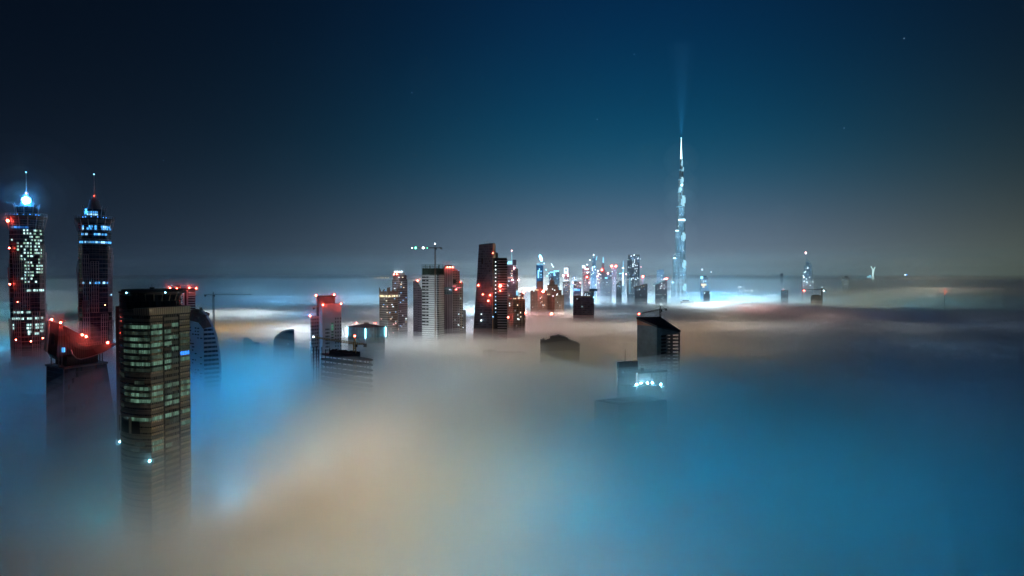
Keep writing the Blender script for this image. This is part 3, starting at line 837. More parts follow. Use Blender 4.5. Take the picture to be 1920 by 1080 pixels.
        glow_air(c_, 70, .00012); glow_air(c_, 52, .0002); glow_air(c_, 36, .0004); glow_air(c_, 22, .0009); glow_air(c_, 12, .002)
    return t
wl = [emit_mat('room_light_white', (.60, .95, .92), 1.15, False, .5), emit_mat('room_light_green', (.55, .95, .75), .9, False, .5), emit_mat('room_light_dim', (.3, .6, .7), .35, False, .5)]
wb = [emit_mat('room_light_blue', (.08, .42, 1), 1.3, False, .5), emit_mat('room_light_pale_blue', (.3, .65, 1), 1.6, False, .5), emit_mat('room_light_deep_blue', (.02, .2, .7), .6, False, .5)]
rng = random.Random(11)
rowsA = []
colsA = [22.7, 33.5, 40.5, 46.5, 49.5, 53, 58.5, 61, 67.5, 70.5, 74.5, 79.5]
probA = [.12, .42, .4, .72, .8, .85, .75, .6, .85, .75, .85, .8]
for r in range(17):
    py = 431 + r * 6.1
    for c, p in zip(colsA, probA):
        if r < 3 and c < 45: p *= .5
        if r > 13: p *= .8
        if rng.random() < p * (.9 if 3 < r < 14 else .65):
            rowsA.append((c + (r * .06), py, wl[0] if rng.random() < .6 else wl[1], 1.3, 1.75, 14.9))
for px in (24, 30, 34, 37, 43, 50, 53): rowsA.append((px, 425.5, wb[2] if px > 32 else wb[0], 2.2, 2.0, 14.9))
for py, xs in ((545, (52, 56, 65, 69, 76, 80, 82)), (586, (25, 33, 40, 50, 55)), (598, (23, 27, 29, 35, 41, 52, 57, 67, 70, 80)), (610, (24, 51, 57, 68, 71, 79, 82)), (616, (24, 51, 57, 67, 71, 79)), (623, (53, 56, 78, 80)), (627, (53, 66, 70))):
    for px in xs: rowsA.append((px, py, wl[0] if rng.random() < .8 else wl[2], 1.9, 2.1, 14.9))
rowsB = []
for py, xs in ((424, (155, 169, 172.5, 180, 193, 196, 200, 203, 208)), (428, (155, 165, 171, 180, 194, 198, 202, 209)), (438.5, (155, 162, 179, 183, 187, 194, 200)), (453.5, (150, 154, 161, 164, 168, 172, 177, 181, 186, 191, 196, 200, 205, 209)), (530.5, (155, 169, 180, 185, 195, 201)), (554, (209,))):
    for px in xs: rowsB.append((px + .5, py, wb[1] if rng.random() < .45 else wb[0], 1.9, 2.0, 14.9))
for px in (166, 169, 173, 177, 181, 184): rowsB.append((px, 396, wb[0], 1.4, 1.6, 9.7)); rowsB.append((px, 400.5, wb[1], 1.4, 1.6, 9.7))
ta = twin(52, 405, 318, 'twin tower with blazing white lamp in its crown and many white windows', rowsA, True)
tb = twin(179, 410, 322, 'twin tower with dark crown and a few rows of blue windows', rowsB, False)
for (px, py) in ((14.5, 414), (17.5, 465), (18.5, 533)):
    lampball(ta, 'beacon', W(px, py, 690), .9 if py > 420 else 1.5, ('red', 20))
    if py < 420: glow_air(W(px, py, 690), 9, .008)

for (tw, px, py, r_) in ((ta, 33, 566, .6), (ta, 30, 637, 1.1), (ta, 58, 640, 1.2), (ta, 80, 634, 1.0), (tb, 197, 572, .6), (tb, 152, 632, 1.2), (tb, 172, 645, 1.3), (tb, 203, 650, 1.2)):
    lampball(tw, 'beacon', W(px, py, 678), r_ * .45, ('red', 70))  # added lamps, mostly hidden, that wash walls red; two stand for reflections
# ---------------------------------------------------------------- wedge roofed building with a prow
def wedge_building():
    K = W(120, 693, 425); Lf = W(87, 685, 440); Rt = W(200, 673.5, 452)
    t = thing('wedge_building', 'dark glass building with red lit slanting wedge roof ending in a sharp prow', 'building', (K.x + 5, K.y + 15, 0))
    zt = 190.0
    Bk = (Lf.x + Rt.x - K.x, Lf.y + Rt.y - K.y)
    top = [(K.x, K.y), (Rt.x, Rt.y), Bk, (Lf.x, Lf.y)]
    bot = [(K.x - 1.0, K.y - 3.5), (Rt.x + 26, Rt.y + 2), (Bk[0] + 26, Bk[1] + 4), (Lf.x - 4, Lf.y)]
    mid = [tuple(Vector(a).lerp(Vector(b), .36)) for a, b in zip(top, bot)]
    gl = grid_mat('dark_blue_glass', (.012, .014, .02), (.012, .02, .04), 1.6, 3.6, .93, .86, rough=.2)
    m = MB(); m.prism(bot, 0, 120, poly2=mid, top=False); m.prism(mid, 120, zt, poly2=top, bottom=False); m.build('wall', gl, t)
    cor = MB(); cor.bar((K.x - .3, K.y - 1.6, 120), (K.x, K.y - .4, zt + .3), .55); cor.build('corner_fin', wall_mat('corner_metal', (.25, .25, .28), .5), t)
    pr = MB()
    pr.prism(grow(top, .8), zt + .01, zt + 1.2); pr.build('parapet', wall_mat('parapet_metal', (.16, .13, .13), .5), t)
    core = MB(); core.prism(grow(top, -5), zt + 1.21, 197.0); core.build('roof_plant', wall_mat('plant_cladding', (.09, .06, .055), .6, ribs=1.1), t)
    clad = wall_mat('ribbed_dark_cladding', (.10, .06, .056), .5, ribs=1.0)
    # upper wedge: sloping roof from the high rear-left corner down to the prow
    a = W(94.5, 603, 434); b = W(111, 606.5, 428); c = W(160, 631, 436); d = W(187, 643.5, 444)
    e = W(150, 662, 436); f_ = W(106, 670, 427); g_ = W(89, 661.5, 434)
    u = MB(); back = Vector((-4.5, 9, -3.5))
    u.extrude([g_, f_, b, a], back); u.extrude([f_, e, W(186, 655, 444), d, c, b], back * .98)
    u.build('wedge_roof', clad, t)
    side = MB(); side.extrude([W(85, 655, 441), W(89, 660, 434.5), W(94.3, 602.5, 434.5), W(91, 601, 441)], (-.7, -.5, 0)); side.build('fog_lit_side_wall', wall_mat('fog_lit_panel', (.5, .47, .42), .6), t)  # fog light on this side put in as a paler colour
    vent = MB(); vent.extrude([W(97.5, 644, 429.6), W(102.5, 647, 427.6), W(103.5, 625, 427.8), W(98.8, 624, 429.8)], (-.3, -.5, 0)); vent.build('louvre', dark_metal, t)
    # the prow: a canoe shaped balcony
    prof = [(133, 656), (136, 664), (143, 671.5), (152, 673.5), (170, 669), (193, 661), (218, 645.5), (186, 646), (165, 649), (148, 649)]
    pw = MB(); pw.extrude([W(x, y, 430 + (x - 133) * .13) for x, y in prof], (-3, 9, 0)); pwo = pw.build('prow', clad, t)
    rim = MB()
    rp = [W(x, y, 429.4 + (x - 133) * .13) for x, y in [(133, 656), (136, 664), (143, 671.5), (152, 673.5), (170, 669), (193, 661)]]
    for i in range(len(rp) - 1): rim.bar(rp[i], rp[i + 1], .55)
    rim.build('prow_rim', wall_mat('rim_metal', (.35, .28, .27), .5), pwo)
    ra = MB()
    for i in range(14):
        p = W(147 + i * 3.4, 648.5 - i * .15, 431 + i * .5); ra.bar(p, p + Vector((0, 0, 1.6)), .14)
    ra.bar(W(147, 648.5, 431) + Vector((0, 0, 1.6)), W(191, 646.5, 437.5) + Vector((0, 0, 1.6)), .18); ra.build('railing', steel, t)
    for (px, py, Y, zb) in ((96, 668, 434, 0), (110, 680, 428, 0), (116, 680, 427, 0), (187, 668, 446, 0), (192, 666, 447, 0)):
        p = W(px, py, Y); co = MB(); co.bar((p.x, p.y, zt), (p.x, p.y, 199), .5); co.build('column', concrete, t)
    bm_ = W(112.5, 599.5, 432); c_ = MB(); c_.bar(bm_, bm_ + Vector((3.6, 0, -1)), .5); c_.bar(bm_ + Vector((1, 0, 0)), bm_ + Vector((1, 0, -2.6)), .3); c_.build('roof_cradle', yellow_paint, t)
    bw = MB(); q = W(119, 656, 426.8); bw.box(q.x - .8, q.x + .8, q.y - .8, q.y + .4, q.z - 1.4, q.z + 1.4); bw.build('window', wb[0], t)
    for (px, py, Y) in ((97, 599, 431), (113.5, 605, 426), (154, 628, 430), (161.5, 631, 431), (202, 642.5, 438)):
        beacon(t, px, py, Y, ('red', 50), 1.9, True, .006, 26)
wedge_building()

# ---------------------------------------------------------------- striped tower behind
def striped_tower():
    Y = 760.0
    t = thing('striped_tower', 'white and dark striped tower top with four red lamps behind helipad tower', 'tower', centre(front_plan(325, 366, Y, 20)))
    z = Zat(543, Y)
    m = MB(); m.prism(front_plan(326, 366, Y, 20), 0, z); m.build('wall', wall_mat('dark_red_wall', (.07, .03, .04), .6), t)
    st = MB()
    for k in range(44):
        zz = z - 3 - k * 2.7
        for (x0, x1) in ((325, 343), (352, 366.5)): 
            st.prism(front_plan(x0, x1, Y - .5, 1.0 if x0 < 340 else 1.0), zz - 1.1, zz)
    st.build('white_band', white_paint, t)
    fi = MB()
    for (xa, xb) in ((342.5, 346), (349.5, 352.5)):
        fi.prism(front_plan(xa, xb, Y - 1.2, 2), 0, z - .5)
    fi.build('white_fin', white_paint, t)
    rf = MB(); rf.prism(front_plan(316, 369, Y - 3, 27), z, z + 1.2); rf.build('roof', dark_metal, t)
    rp = MB(); rp.prism(front_plan(330, 340, Y + 4, 10), z + 1.21, z + 4.2); rp.build('roof_plant', concrete, t)
    for (px, py) in ((318.5, 540), (331.5, 541), (355, 539.5), (368, 540.5)):
        beacon(t, px, py, Y - 4, ('red', 26), 1.5, True, .010, 18)
striped_tower()

# ---------------------------------------------------------------- sail shaped block with unfinished crest
def sail_building():
    Y = 560.0
    t = thing('sail_building', 'pale sail shaped tower with slot windows, curved edge and unfinished brown crest', 'tower', (Xat(380, 540, Y) , Y + 12, 0))
    pale = wall_mat('pale_blue_render', (.36, .35, .42), .7, var=.12)
    band = grid_mat('banded_wall', (.33, .33, .40), (.04, .05, .08), 2.3, 3.6, .95, .5, rough=.25)
    Lx = [(340, 720), (340, 606), (356, 602), (372, 606), (381.5, 618), (383, 720)]
    zb = -0.0
    def P(x, y, yy): 
        p = W(x, y, yy); return Vector((p.x, p.y, 0 if y == 720 else p.z))
    a = MB(); a.extrude([P(x, y, Y + (383 - x) * .25) for x, y in Lx], (-9, 20, 0)); a.build('wall', pale, t)
    Rx = [(383.2, 720), (382, 618), (386, 615), (399, 613), (403, 626), (408, 650), (411.5, 680), (413, 720)]
    b = MB(); b.extrude([P(x, y, Y + (x - 383) * .3) for x, y in Rx], (-9, 18, 0)); b.build('side_wall', band, t)
    ed = MB(); ep = [(379, 582), (386, 589), (392.5, 599), (399, 612), (404.5, 628), (409.5, 651), (413, 681), (414.5, 720)]
    E = [P(x, y, Y + (x - 383) * .3 - 1) for x, y in ep]
    for i in range(len(E) - 1): ed.bar(E[i], E[i + 1], 1.3)
    ed.build('curved_edge', wall_mat('edge_render', (.42, .42, .5), .6), t)
    cr = MB()
    cp = [(341, 607), (343, 590), (355, 584), (366, 580), (379, 583), (386, 590), (398, 612), (386, 614.5), (381, 617), (372, 605), (356, 601)]
    cr.extrude([W(x, y, Y + 1 + abs(383 - x) * .25) for x, y in cp], (-7.5, 16, 0)); 
    rg = random.Random(4)
    for k in range(70):
        x = 345 + rg.random() * 45; y0 = 584 + (x - 368) ** 2 * .012 + rg.random() * 14
        p = W(x, y0, Y + 2 + rg.random() * 8)
        w = .4 + rg.random() * 1.2
        cr.box(p.x - w, p.x + w, p.y - 2.5, p.y + w, p.z - .5, p.z + .5 + rg.random() * 1.5)
    cr.build('unfinished_crest', wall_mat('bare_brown_concrete', (.16, .09, .08), .8, scale=.5, var=.6), t)
    ho = MB(); ho.extrude([W(373.5, 586, Y - 1), W(380, 590, Y - 1), W(374, 576.5, Y - 1)], (1, 2, 0)); ho.build('crest_horn', concrete, t)
    rg = random.Random(9)
    slotm = wall_mat('dark_slot_glass', (.03, .035, .05), .25)
    n = 0
    for r in range(17):
        y = 612 + r * 6.0
        xs = rg.sample(range(345, 380, 5), rg.choice((2, 3, 3, 4)))
        for x in xs:
            y_ = y - (x - 345) * -.12
            if x > 372 and y < 622 or y_ < 608: continue
            w = rg.choice((3.2, 4.2, 2.2))
            m = MB(); yy = Y + (383 - x) * .25
            m.extrude([W(x, y_ + 1.6, yy - .3), W(x + w, y_ + 1.8, yy - .3 - w * .25), W(x + w, y_ - .3, yy - .3 - w * .25), W(x, y_ - .5, yy - .3)], (0, .7, 0))
            m.build('window', slotm, t)
sail_building()

# tower crane right of the sail
def cranes_near():
    Y = 620.0; s = Y / F
    crane('tower_crane', 'slim tower crane with long level jib standing beside the sail shaped tower', W(400, 553, Y), 0, W(472, 553, Y - 6), W(384, 553.5, Y + 2), s, steel, lamps=())
cranes_near()

# ---------------------------------------------------------------- white block with red lit attic
def red_top_block():
    Y = 640.0
    t = thing('apartment_block', 'pale apartment block with red glowing attic and red lamps on every corner', 'building', (Xat(612, 540, Y), Y + 12, 0))
    face = grid_mat('punched_white_wall', (.55, .55, .58), (.03, .035, .045), 2.0, 3.3, .5, .42, rough=.3)
    blank = wall_mat('blank_white_wall', (.58, .57, .60), .7, var=.12)
    pl = rect_plan(597, 601, 640, Y)
    zt = Zat(570.5, Y)
    m = MB(); m.prism(rect_plan(598, 604, 640, Y, 8, 14), 0, zt); m.build('wall', blank, t)
    P = rect_plan(598, 604, 640, Y, 8, 14)
    A_, B_ = P[0], P[1]
    glassd = wall_mat('small_dark_pane', (.02, .024, .03), .25)
    for r in range(11):
        for c, u in enumerate((.16, .23, .31, .67, .79, .93)):
            if c < 3 and r < 3: continue
            z = zt - 15 - r * 3.3
            wall_window(t, A_, B_, u, u + .045, z, z + 1.7, glassd, .12)
    for r, mt in ((0, 1), (1, 0), (2, 0), (3, 2), (4, 1), (5, 2)):
        z = zt - 19.2 - r * 2.7; wall_window(t, A_, B_, .46, .57, z, z + 1.2, STAIR[mt], .15)
    low = MB(); low.prism(rect_plan(581, 583, 602, Y + 6, 4, 9), 0, Zat(593.5, Y + 6)); low.build('wing', face, t)
    at = MB(); at.prism(rect_plan(590.5, 594, 629, Y + 14, 8, 8), 0, Zat(557, Y + 14), poly2=rect_plan(593.5, 597, 628, Y + 14, 8, 8)); at.build('attic', wall_mat('attic_cladding', (.10, .07, .075), .55, ribs=1.6), t)
    rf = MB(); rf.prism(grow(rect_plan(592, 596, 629.5, Y + 13.5, 8, 8), .4), Zat(557, Y + 14), Zat(554.5, Y + 14)); rf.build('roof', dark_metal, t)
    ln = MB(); p = rect_plan(595, 598, 627, Y + 12.6, 3, 6)
    ln.prism([p[0], p[1], (p[1][0], p[1][1] + .6), (p[0][0], p[0][1] + .6)], Zat(571.5, Y + 12), Zat(570, Y + 12)); ln.build('red_light_line', em(('red', 2.2)), t)
    ac = MB(); q = W(588.5, 578.5, Y + 12); ac.box(q.x - .9, q.x + .6, q.y - .6, q.y + 1, q.z - .9, q.z + .8); ac.build('dish', dark_metal, t)
    for (px, py, yy) in ((592.5, 554, Y + 13), (626.5, 552.5, Y + 13), (605.5, 571.5, Y - 2), (639.5, 569.5, Y + 6), (581.5, 592, Y + 5)):
        beacon(t, px, py, yy, ('red', 34), 1.6, True, .010, 20)
STAIR = [emit_mat('stair_green', (.15, .9, .45), .55, False), emit_mat('stair_green_dim', (.08, .6, .32), .2, False), wall_mat('stair_dark', (.02, .04, .03), .3)]
slot_dark = STAIR[2]
red_top_block()

# ---------------------------------------------------------------- glass block with bright light strips on its corners
def strip_block():
    Y = 740.0
    P = rect_plan(652, 685, 721, Y)
    t = thing('glass_pavilion_block', 'teal glass block whose corners carry bright white vertical light strips', 'building', centre(P))
    z = Zat(615, Y); 
    m = MB(); m.prism(P, 0, z); m.build('wall', grid_mat('teal_glass', (.10, .17, .19), (.09, .19, .21), 2.0, 3.6, .94, .9, rough=.3), t)
    cx, cy, _ = centre(P)
    rf = MB(); G = grow(P, 1.2); apex = Zat(603.5, Y + 12)
    for i in range(4):
        a, b = G[i], G[(i + 1) % 4]
        rf.face([(a[0], a[1], z + .1), (b[0], b[1], z + .1), (cx, cy, z + 3.5)])
    rf.face([(p[0], p[1], z + .1) for p in reversed(G)])
    rf.build('roof', wall_mat('red_brown_roof', (.07, .03, .03), .7), t)
    pl = MB(); pl.box(cx - 2.5, cx + 2.5, cy - 2, cy + 2, z + 2.2, z + 4.6); pl.bar((cx, cy, z + 4), (cx, cy, z + 7), .15); pl.bar((cx + 1.5, cy, z + 4), (cx + 1.5, cy, z + 6), .12); pl.build('roof_plant', concrete, t)
    for (bx, by) in ((704, 609), (668, 609)): lampball(t, 'beacon', W(bx, by - 3, Y + 3), .7, ('red', 16))  # beacons added to tint the roof red
    for i, (x, y) in enumerate((G[0], G[1], G[3])):
        st = MB(); st.bar((x, y - .3, z - 11), (x, y - .3, z - .6), .42); st.build('light_strip', em(('cyan', 34)), t)
        glow_air((x, y - 1, z - 5), 13, .010)
strip_block()

# ---------------------------------------------------------------- unfinished floors with columns
def slab_frame():
    Y = 560.0; s = Y / F
    t = thing('unfinished_building', 'dark open concrete floors with bare columns under construction, sinking in fog', 'building', (Xat(648, 540, Y), Y, 0))
    cx = Xat(648, 540, Y)
    con = wall_mat('dark_concrete', (.03, .022, .022), .85, scale=.4, var=.6)
    hw = 60.5 * s
    shear = lambda x, y: (x, y - (x - cx) * .8)
    lens = [shear(cx + hw * math.cos(a), Y + 9 * (abs(math.sin(a)) ** .8) * (1 if math.sin(a) > 0 else -1)) for a in [2 * math.pi * i / 40 for i in range(40)]]
    z0 = Zat(668.5, Y)
    for k in range(14):
        m = MB(); m.prism(lens, z0 - k * 4.2 - .55, z0 - k * 4.2); m.build('floor_slab', con, t)
    for (x, top) in ((588.5, 651), (594, 649), (598, 655), (604, 650), (611, 655), (619, 652)):
        yy = Y - (Xat(x, 650, Y + 25) - cx) * .8
        p = Xat(x, 650, yy); c_ = MB(); c_.bar((p, yy - 1, 0), (p, yy - 1, Zat(top, yy)), .6); c_.build('column', con, t)
    for f_ in (-.45, -.25, -.05, .15, .35, .55, .72, .9):
        for sg in (-1, 1):
            x, y = shear(cx + hw * f_, Y + sg * 8 * math.sqrt(1 - f_ * f_) * .9)
            c_ = MB(); c_.bar((x, y, 0), (x, y, z0 - .5), .42); c_.build('column', con, t)
    fw = MB()
    rg = random.Random(3)
    dk = [(cx + (x - cx) * .6 - 3 * s, Y + (y - Y) * .62) for x, y in lens]
    fw.prism(dk, z0 + .02, z0 + 3.6)
    for k in range(90):
        a = rg.random() * 6.28; q = rg.random()
        x, y = shear(cx - 3 * s + hw * .56 * math.cos(a) * q, Y + 4.5 * math.sin(a) * q); w = .3 + rg.random() * .9
        fw.box(x - w, x + w, y - w, y + w, z0 + 3.4, z0 + 4.0 + rg.random() * 1.2)
    fw.build('formwork', wall_mat('dark_formwork', (.025, .018, .02), .85, scale=.6, var=.7), t)
    ed = MB(); 
    for i in range(21, 40):
        a, b = lens[i], lens[(i + 1) % 40]; ed.bar((a[0], a[1] - .1, z0 - .2), (b[0], b[1] - .1, z0 - .2), .35)
    ed.build('slab_edge', wall_mat('slab_edge_timber', (.20, .11, .06), .8), t)
    Yc = Y - 9
    top = W(665, 645.5, Yc)
    crane('tower_crane', 'yellow tower crane rising through the unfinished floors, jib tilted over the fog', top, 0, W(587.5, 633, Yc - 14), W(686, 646.5, Yc + 2), s * 2.1, yellow_paint,
          lamps=((W(587.5, 631.5, Yc - 14), ('white', 10), .8), (W(665, 630, Yc), ('red', 20), .9)), masttop=Zat(631, Yc))
slab_frame()

# ---------------------------------------------------------------- small shapes left of the middle
def quarter_curve():
    Y = 720.0
    t = thing('curved_roof_block', 'blue grey block with quarter round roofline, sunk in fog', 'building', (Xat(532, 540, Y), Y + 8, 0))
    pr = [(513, 720), (513, 640), (516, 634), (522, 628), (530, 623), (540, 620), (551.5, 619), (551.5, 720)]
    P = []
    for x, y in pr:
        p = W(x, y, Y); P.append(Vector((p.x, p.y, 0 if y == 720 else p.z)))
    m = MB(); m.extrude(P, (-6, 16, 0)); m.build('wall', grid_mat('blue_grey_glass', (.06, .08, .11), (.04, .06, .09), 2.2, 3.6, .9, .8, rough=.3), t)
    e = MB(); 
    for i in range(1, 6): e.bar(P[i] + Vector((0, -.4, 0)), P[i + 1] + Vector((0, -.4, 0)), .7)
    e.build('roof_edge', steel, t)
    w = MB(); q = W(540, 645, Y - .3); w.box(q.x - .5, q.x + .4, q.y, q.y + .6, q.z - 1.2, q.z + 1); w.build('window', wl[0], t)
quarter_curve()
def scaffold_block():
    Y = 740.0
    t = thing('scaffolded_block', 'low dark block with scaffold poles just above the fog near the curved roof block', 'building', (Xat(470, 540, Y), Y + 6, 0))
    m = MB(); m.prism(front_plan(455, 472, Y, 12), 0, Zat(638, Y)); m.prism(front_plan(456.5, 466, Y + 2, 7), Zat(638, Y), Zat(634.5, Y)); m.build('wall', wall_mat('dark_block', (.07, .07, .08), .8), t)
    w2 = MB(); w2.prism(front_plan(472.1, 486, Y + 2, 9), 0, Zat(643, Y)); w2.build('lower_wing', wall_mat('dark_wing', (.09, .09, .1), .8), t)
    sc = MB()
    for x in range(456, 488, 3):
        for yy in (Y - 1, ):
            p = W(x, 640 + (x - 456) * .12, yy); sc.bar((p.x, p.y, p.z - 14), (p.x, p.y, p.z + 2.2), .2)
    sc.build('scaffold', steel, t)
scaffold_block()

# ---------------------------------------------------------------- concrete tower with sloping roof on the right
def concrete_tower():
    Y = 560.0
    P = rect_plan(1195, 1232, 1275, Y, 12, 14)
    t = thing('concrete_tower', 'raw concrete tower with steep dark sloping roof and open floors along one side', 'tower', centre(P))
    con = wall_mat('raw_grey_concrete', (.15, .16, .18), .8, scale=.25, var=.45)
    C, Rp, Bk, Lp = P
    zl = Zat(610, Y); 
    solid = MB()
    m1 = ((C[0] + Rp[0]) / 2, (C[1] + Rp[1]) / 2)
    q = tuple(Vector(C).lerp(Vector(Rp), .12)); q2 = tuple(Vector(Lp).lerp(Vector(Bk), .12))
    zL, zC, zR = Zat(594.5, Lp[1]), Zat(608, Y), Zat(620, Rp[1])
    solid.prism([C, q, q2, Lp], 0, [zC - 2, zC - 3, zL - 3, zL - 2]); solid.build('wall', con, t)
    slab = MB()
    ra, rb = tuple(Vector(C).lerp(Vector(Rp), .13)), tuple(Vector(Lp).lerp(Vector(Bk), .13))
    zt = zR - 2
    for k in range(20):
        z = zt - k * 2.85
        sl = MB(); sl.prism([ra, Rp, Bk, rb], z - .9, z); sl.build('floor_slab', con, t)
    co = MB(); inn = [tuple(Vector(ra).lerp(Vector(Bk), .12)), tuple(Vector(Rp).lerp(Vector(Lp), .32)), tuple(Vector(Bk).lerp(Vector(C), .3)), tuple(Vector(rb).lerp(Vector(Rp), .1))]
    co.prism(inn, 0, zt - 1); co.build('core', wall_mat('core_dark', (.03, .034, .04), .8), t)
    for f_ in (.03, .35, .62, .985):
        a = Vector(ra).lerp(Vector(Rp), f_); b = MB(); b.box(a.x - .55, a.x + .55, a.y + .1, a.y + 1.3, 0, zt); b.build('column', con, t)
    for f_ in (.4, .98):
        a = Vector(Rp).lerp(Vector(Bk), f_); b = MB(); b.box(a.x - 1.2, a.x - .1, a.y - .5, a.y + .5, 0, zt); b.build('column', con, t)
    base = MB(); base.prism([ra, Rp, Bk, rb], 0, zt - 60); base.build('lower_floors', con, t)
    up = MB(); up.prism([ra, Rp, Bk, rb], zt + .01, [zC - 2.8, zR - 1.6, Zat(594, Bk[1]) - 2.4, zL - 2.4]); up.build('attic_wall', con, t)
    G = grow(P, .7)
    zC = Zat(610.5, Y); zs = [zC, zR + .2, Zat(594, Bk[1]), zL]
    rf = MB(); rf.prism(G, [z - 1.6 for z in (zs[0], zs[1], zs[2], zs[3])], zs); rf.build('roof', wall_mat('dark_sloping_roof', (.022, .022, .028), .7), t)
    sc = MB(); Lv, Cv = Vector((Lp[0], Lp[1])), Vector((C[0], C[1])); d = Cv - Lv; nn = Vector((d.y, -d.x)).normalized() * -1
    nn = Vector((-abs(d.y), -abs(d.x))).normalized()
    pts = [(Lp[0] + nn.x * .3, Lp[1] + nn.y * .3, zl - .5), (Lp[0] + d.x * .8 + nn.x * .3, Lp[1] + d.y * .8 + nn.y * .3, zl - .8), (Lp[0] + nn.x * .3, Lp[1] + nn.y * .3, zL - 2.2)]
    sc.extrude(pts, (nn.x * -.9, nn.y * -.9, 0)); sc.build('gable_scaffold', wall_mat('rusty_netting', (.45, .19, .12), .8, scale=1.2, var=.6), t)
    s = Y / F
    crane('tower_crane', 'dark crane with red lamp at its jib tip on the concrete tower roof', W(1238, 581, Y + 6), Zat(606, Y + 6), W(1198, 589, Y + 2), W(1250, 579.5, Y + 7), s * 1.25, dark_metal,
          lamps=((W(1198, 588.5, Y + 1.5), ('red', 14), 1.3), (W(1239, 571, Y + 6), ('white', 8), .8)), masttop=Zat(572, Y + 6))
concrete_tower()

# ---------------------------------------------------------------- floodlit building site in the fog before it
def floodlit_site():
    Y = 470.0; s = Y / F
    t = thing('floodlit_site', 'fogged building site with a row of blazing floodlights and a tall pole', 'building', (Xat(1200, 540, Y), Y + 10, 0))
    m = MB(); m.prism(rect_plan(1157, 1160, 1197, Y + 14, 6, 10), 0, Zat(681, Y + 14)); m.build('rear_block', wall_mat('fogged_block', (.07, .08, .09), .8), t)
    f_ = MB(); f_.prism(rect_plan(1162, 1194, 1246, Y, 8, 10), 0, Zat(726, Y)); f_.build('wall', grid_mat('site_glass', (.06, .07, .08), (.04, .06, .08), 2, 3.6, .8, .6), t)
    de = MB(); de.prism(rect_plan(1170, 1196, 1252, Y + 3, 7, 9), Zat(701, Y + 3), Zat(697, Y + 3)); de.build('roof_deck', dark_metal, t)
    for x in (1174, 1196, 1222, 1249):
        p = W(x, 726, Y + 5); c_ = MB(); c_.bar((p.x, p.y, p.z - 4), (p.x, p.y, Zat(700, Y + 5)), .3); c_.build('column', dark_metal, t)
    pole = MB(); p = W(1172, 690, Y + 4); pole.bar((p.x, p.y, p.z - 12), (p.x, p.y, Zat(655, Y + 4)), .22); pole.build('pole', dark_metal, t)
    cb = MB(); c = W(1204, 697, Y + 2); cb.box(c.x - 1, c.x + 1, c.y - 1, c.y + 1, c.z, c.z + 2.6); cb.bar(c + Vector((1, 0, 1)), W(1238, 697, Y + 4), .25); cb.bar(c + Vector((-1, 0, 1)), W(1176, 690, Y + 4), .25); cb.build('hoist', dark_metal, t)
    vs = MB(); vs.bar(W(1194, 720, Y - .6), W(1194.5, 699, Y - .6), .3); vs.build('light_strip', em(('white', 4)), t)
    for (x, y) in ((1193.5, 721.5), (1202, 718), (1214, 718), (1223, 718), (1239, 721)):
        lampball(t, 'floodlight', W(x, y, Y - 1), .55, ('cyan', 420))
floodlit_site()

def fogged(label, plan, zt, extra, base_col=(.05, .055, .065)):
    t = thing('fogged_building', label, 'building', centre(plan))
    m = MB(); m.prism(plan, 0, zt); m.build('wall', grid_mat('fogged_wall', base_col, shade(base_col, .6), 2.2, 3.6, .7, .5, rough=.4), t)
    extra(t)
    return t
def ex_deep(t):
    Y = 430.0
    p = MB(); p.prism(rect_plan(1135, 1170, 1215, Y + 8, 6, 8), Zat(751, 430) - 2.9, Zat(744, Y + 8) - 3); p.build('roof_plant', concrete, t)
    lampball(t, 'green_sign_lamp', W(1186, 800, Y - 3), .9, ('green', 12))
    w = MB(); q = W(1195, 762, Y - .5); w.box(q.x - .5, q.x + .5, q.y - .5, q.y + .5, q.z - .4, q.z + .4); w.build('window', wl[0], t)
fogged('ghostly wide roof deep in the fog with one faint green lamp', rect_plan(1115, 1160, 1252, 430, 16, 20), Zat(751, 430) - 3, ex_deep)
def ex_tan(t):
    Y = 700.0
    zt = Zat(638, Y)
    pr = [(1014, 720), (1014, 639), (1021, 636.5), (1022.5, 640.5), (1032.5, 637), (1033, 632.5), (1047, 630.5), (1058, 633), (1066, 636), (1066.5, 639), (1087, 645.5), (1087.5, 720)]
    P = []
    for x, y in pr:
        p = W(x, y, Y - 1 + abs(x - 1047) * .02); P.append(Vector((p.x, p.y, 0 if y == 720 else p.z)))
    m = MB(); m.extrude(P, (0, 15, 0)); m.build('front_wall', wall_mat('mauve_grey_wall', (.09, .085, .10), .8), t)
    r = MB()
    Q = P[6:11]
    for i in range(len(Q) - 1): r.extrude([Q[i] + Vector((0, -.4, -.9)), Q[i + 1] + Vector((0, -.4, -.9)), Q[i + 1] + Vector((0, -.4, .5)), Q[i] + Vector((0, -.4, .5))], (0, 17, 0))
    r.build('roof', dark_metal, t)
    fr = MB()
    for k in range(4):
        a = W(1080 + k * 2, 644 + k * .6, Y - 2); fr.bar(a, a + Vector((0, 0, -5)), .2)
    fr.build('scaffold', steel, t)
fogged('dark stepped roof rising from the tan fog between slab floors and concrete tower', rect_plan(1016, 1040, 1086, 702, 8, 12), Zat(646, 702), ex_tan, (.08, .075, .09))
def ex_faint(t):
    Y = 800.0
    m = MB(); m.prism(front_plan(932, 984, Y + 1, 14), 0, Zat(661.5, Y)); m.build('low_wing', concrete, t)
    c_ = MB(); p = W(936, 654.5, Y + 6); c_.bar(W(922, 654.5, Y + 6), W(945, 654, Y + 6), .25); c_.build('roof_beam', steel, t)
    lampball(t, 'blue_lamp', W(962, 679, Y - 2), .8, ('blue', 40))
fogged('faint low roof barely showing in the fog below the dark twin slabs', rect_plan(905, 915, 931, 800, 6, 8), Zat(657.5, 800), ex_faint)
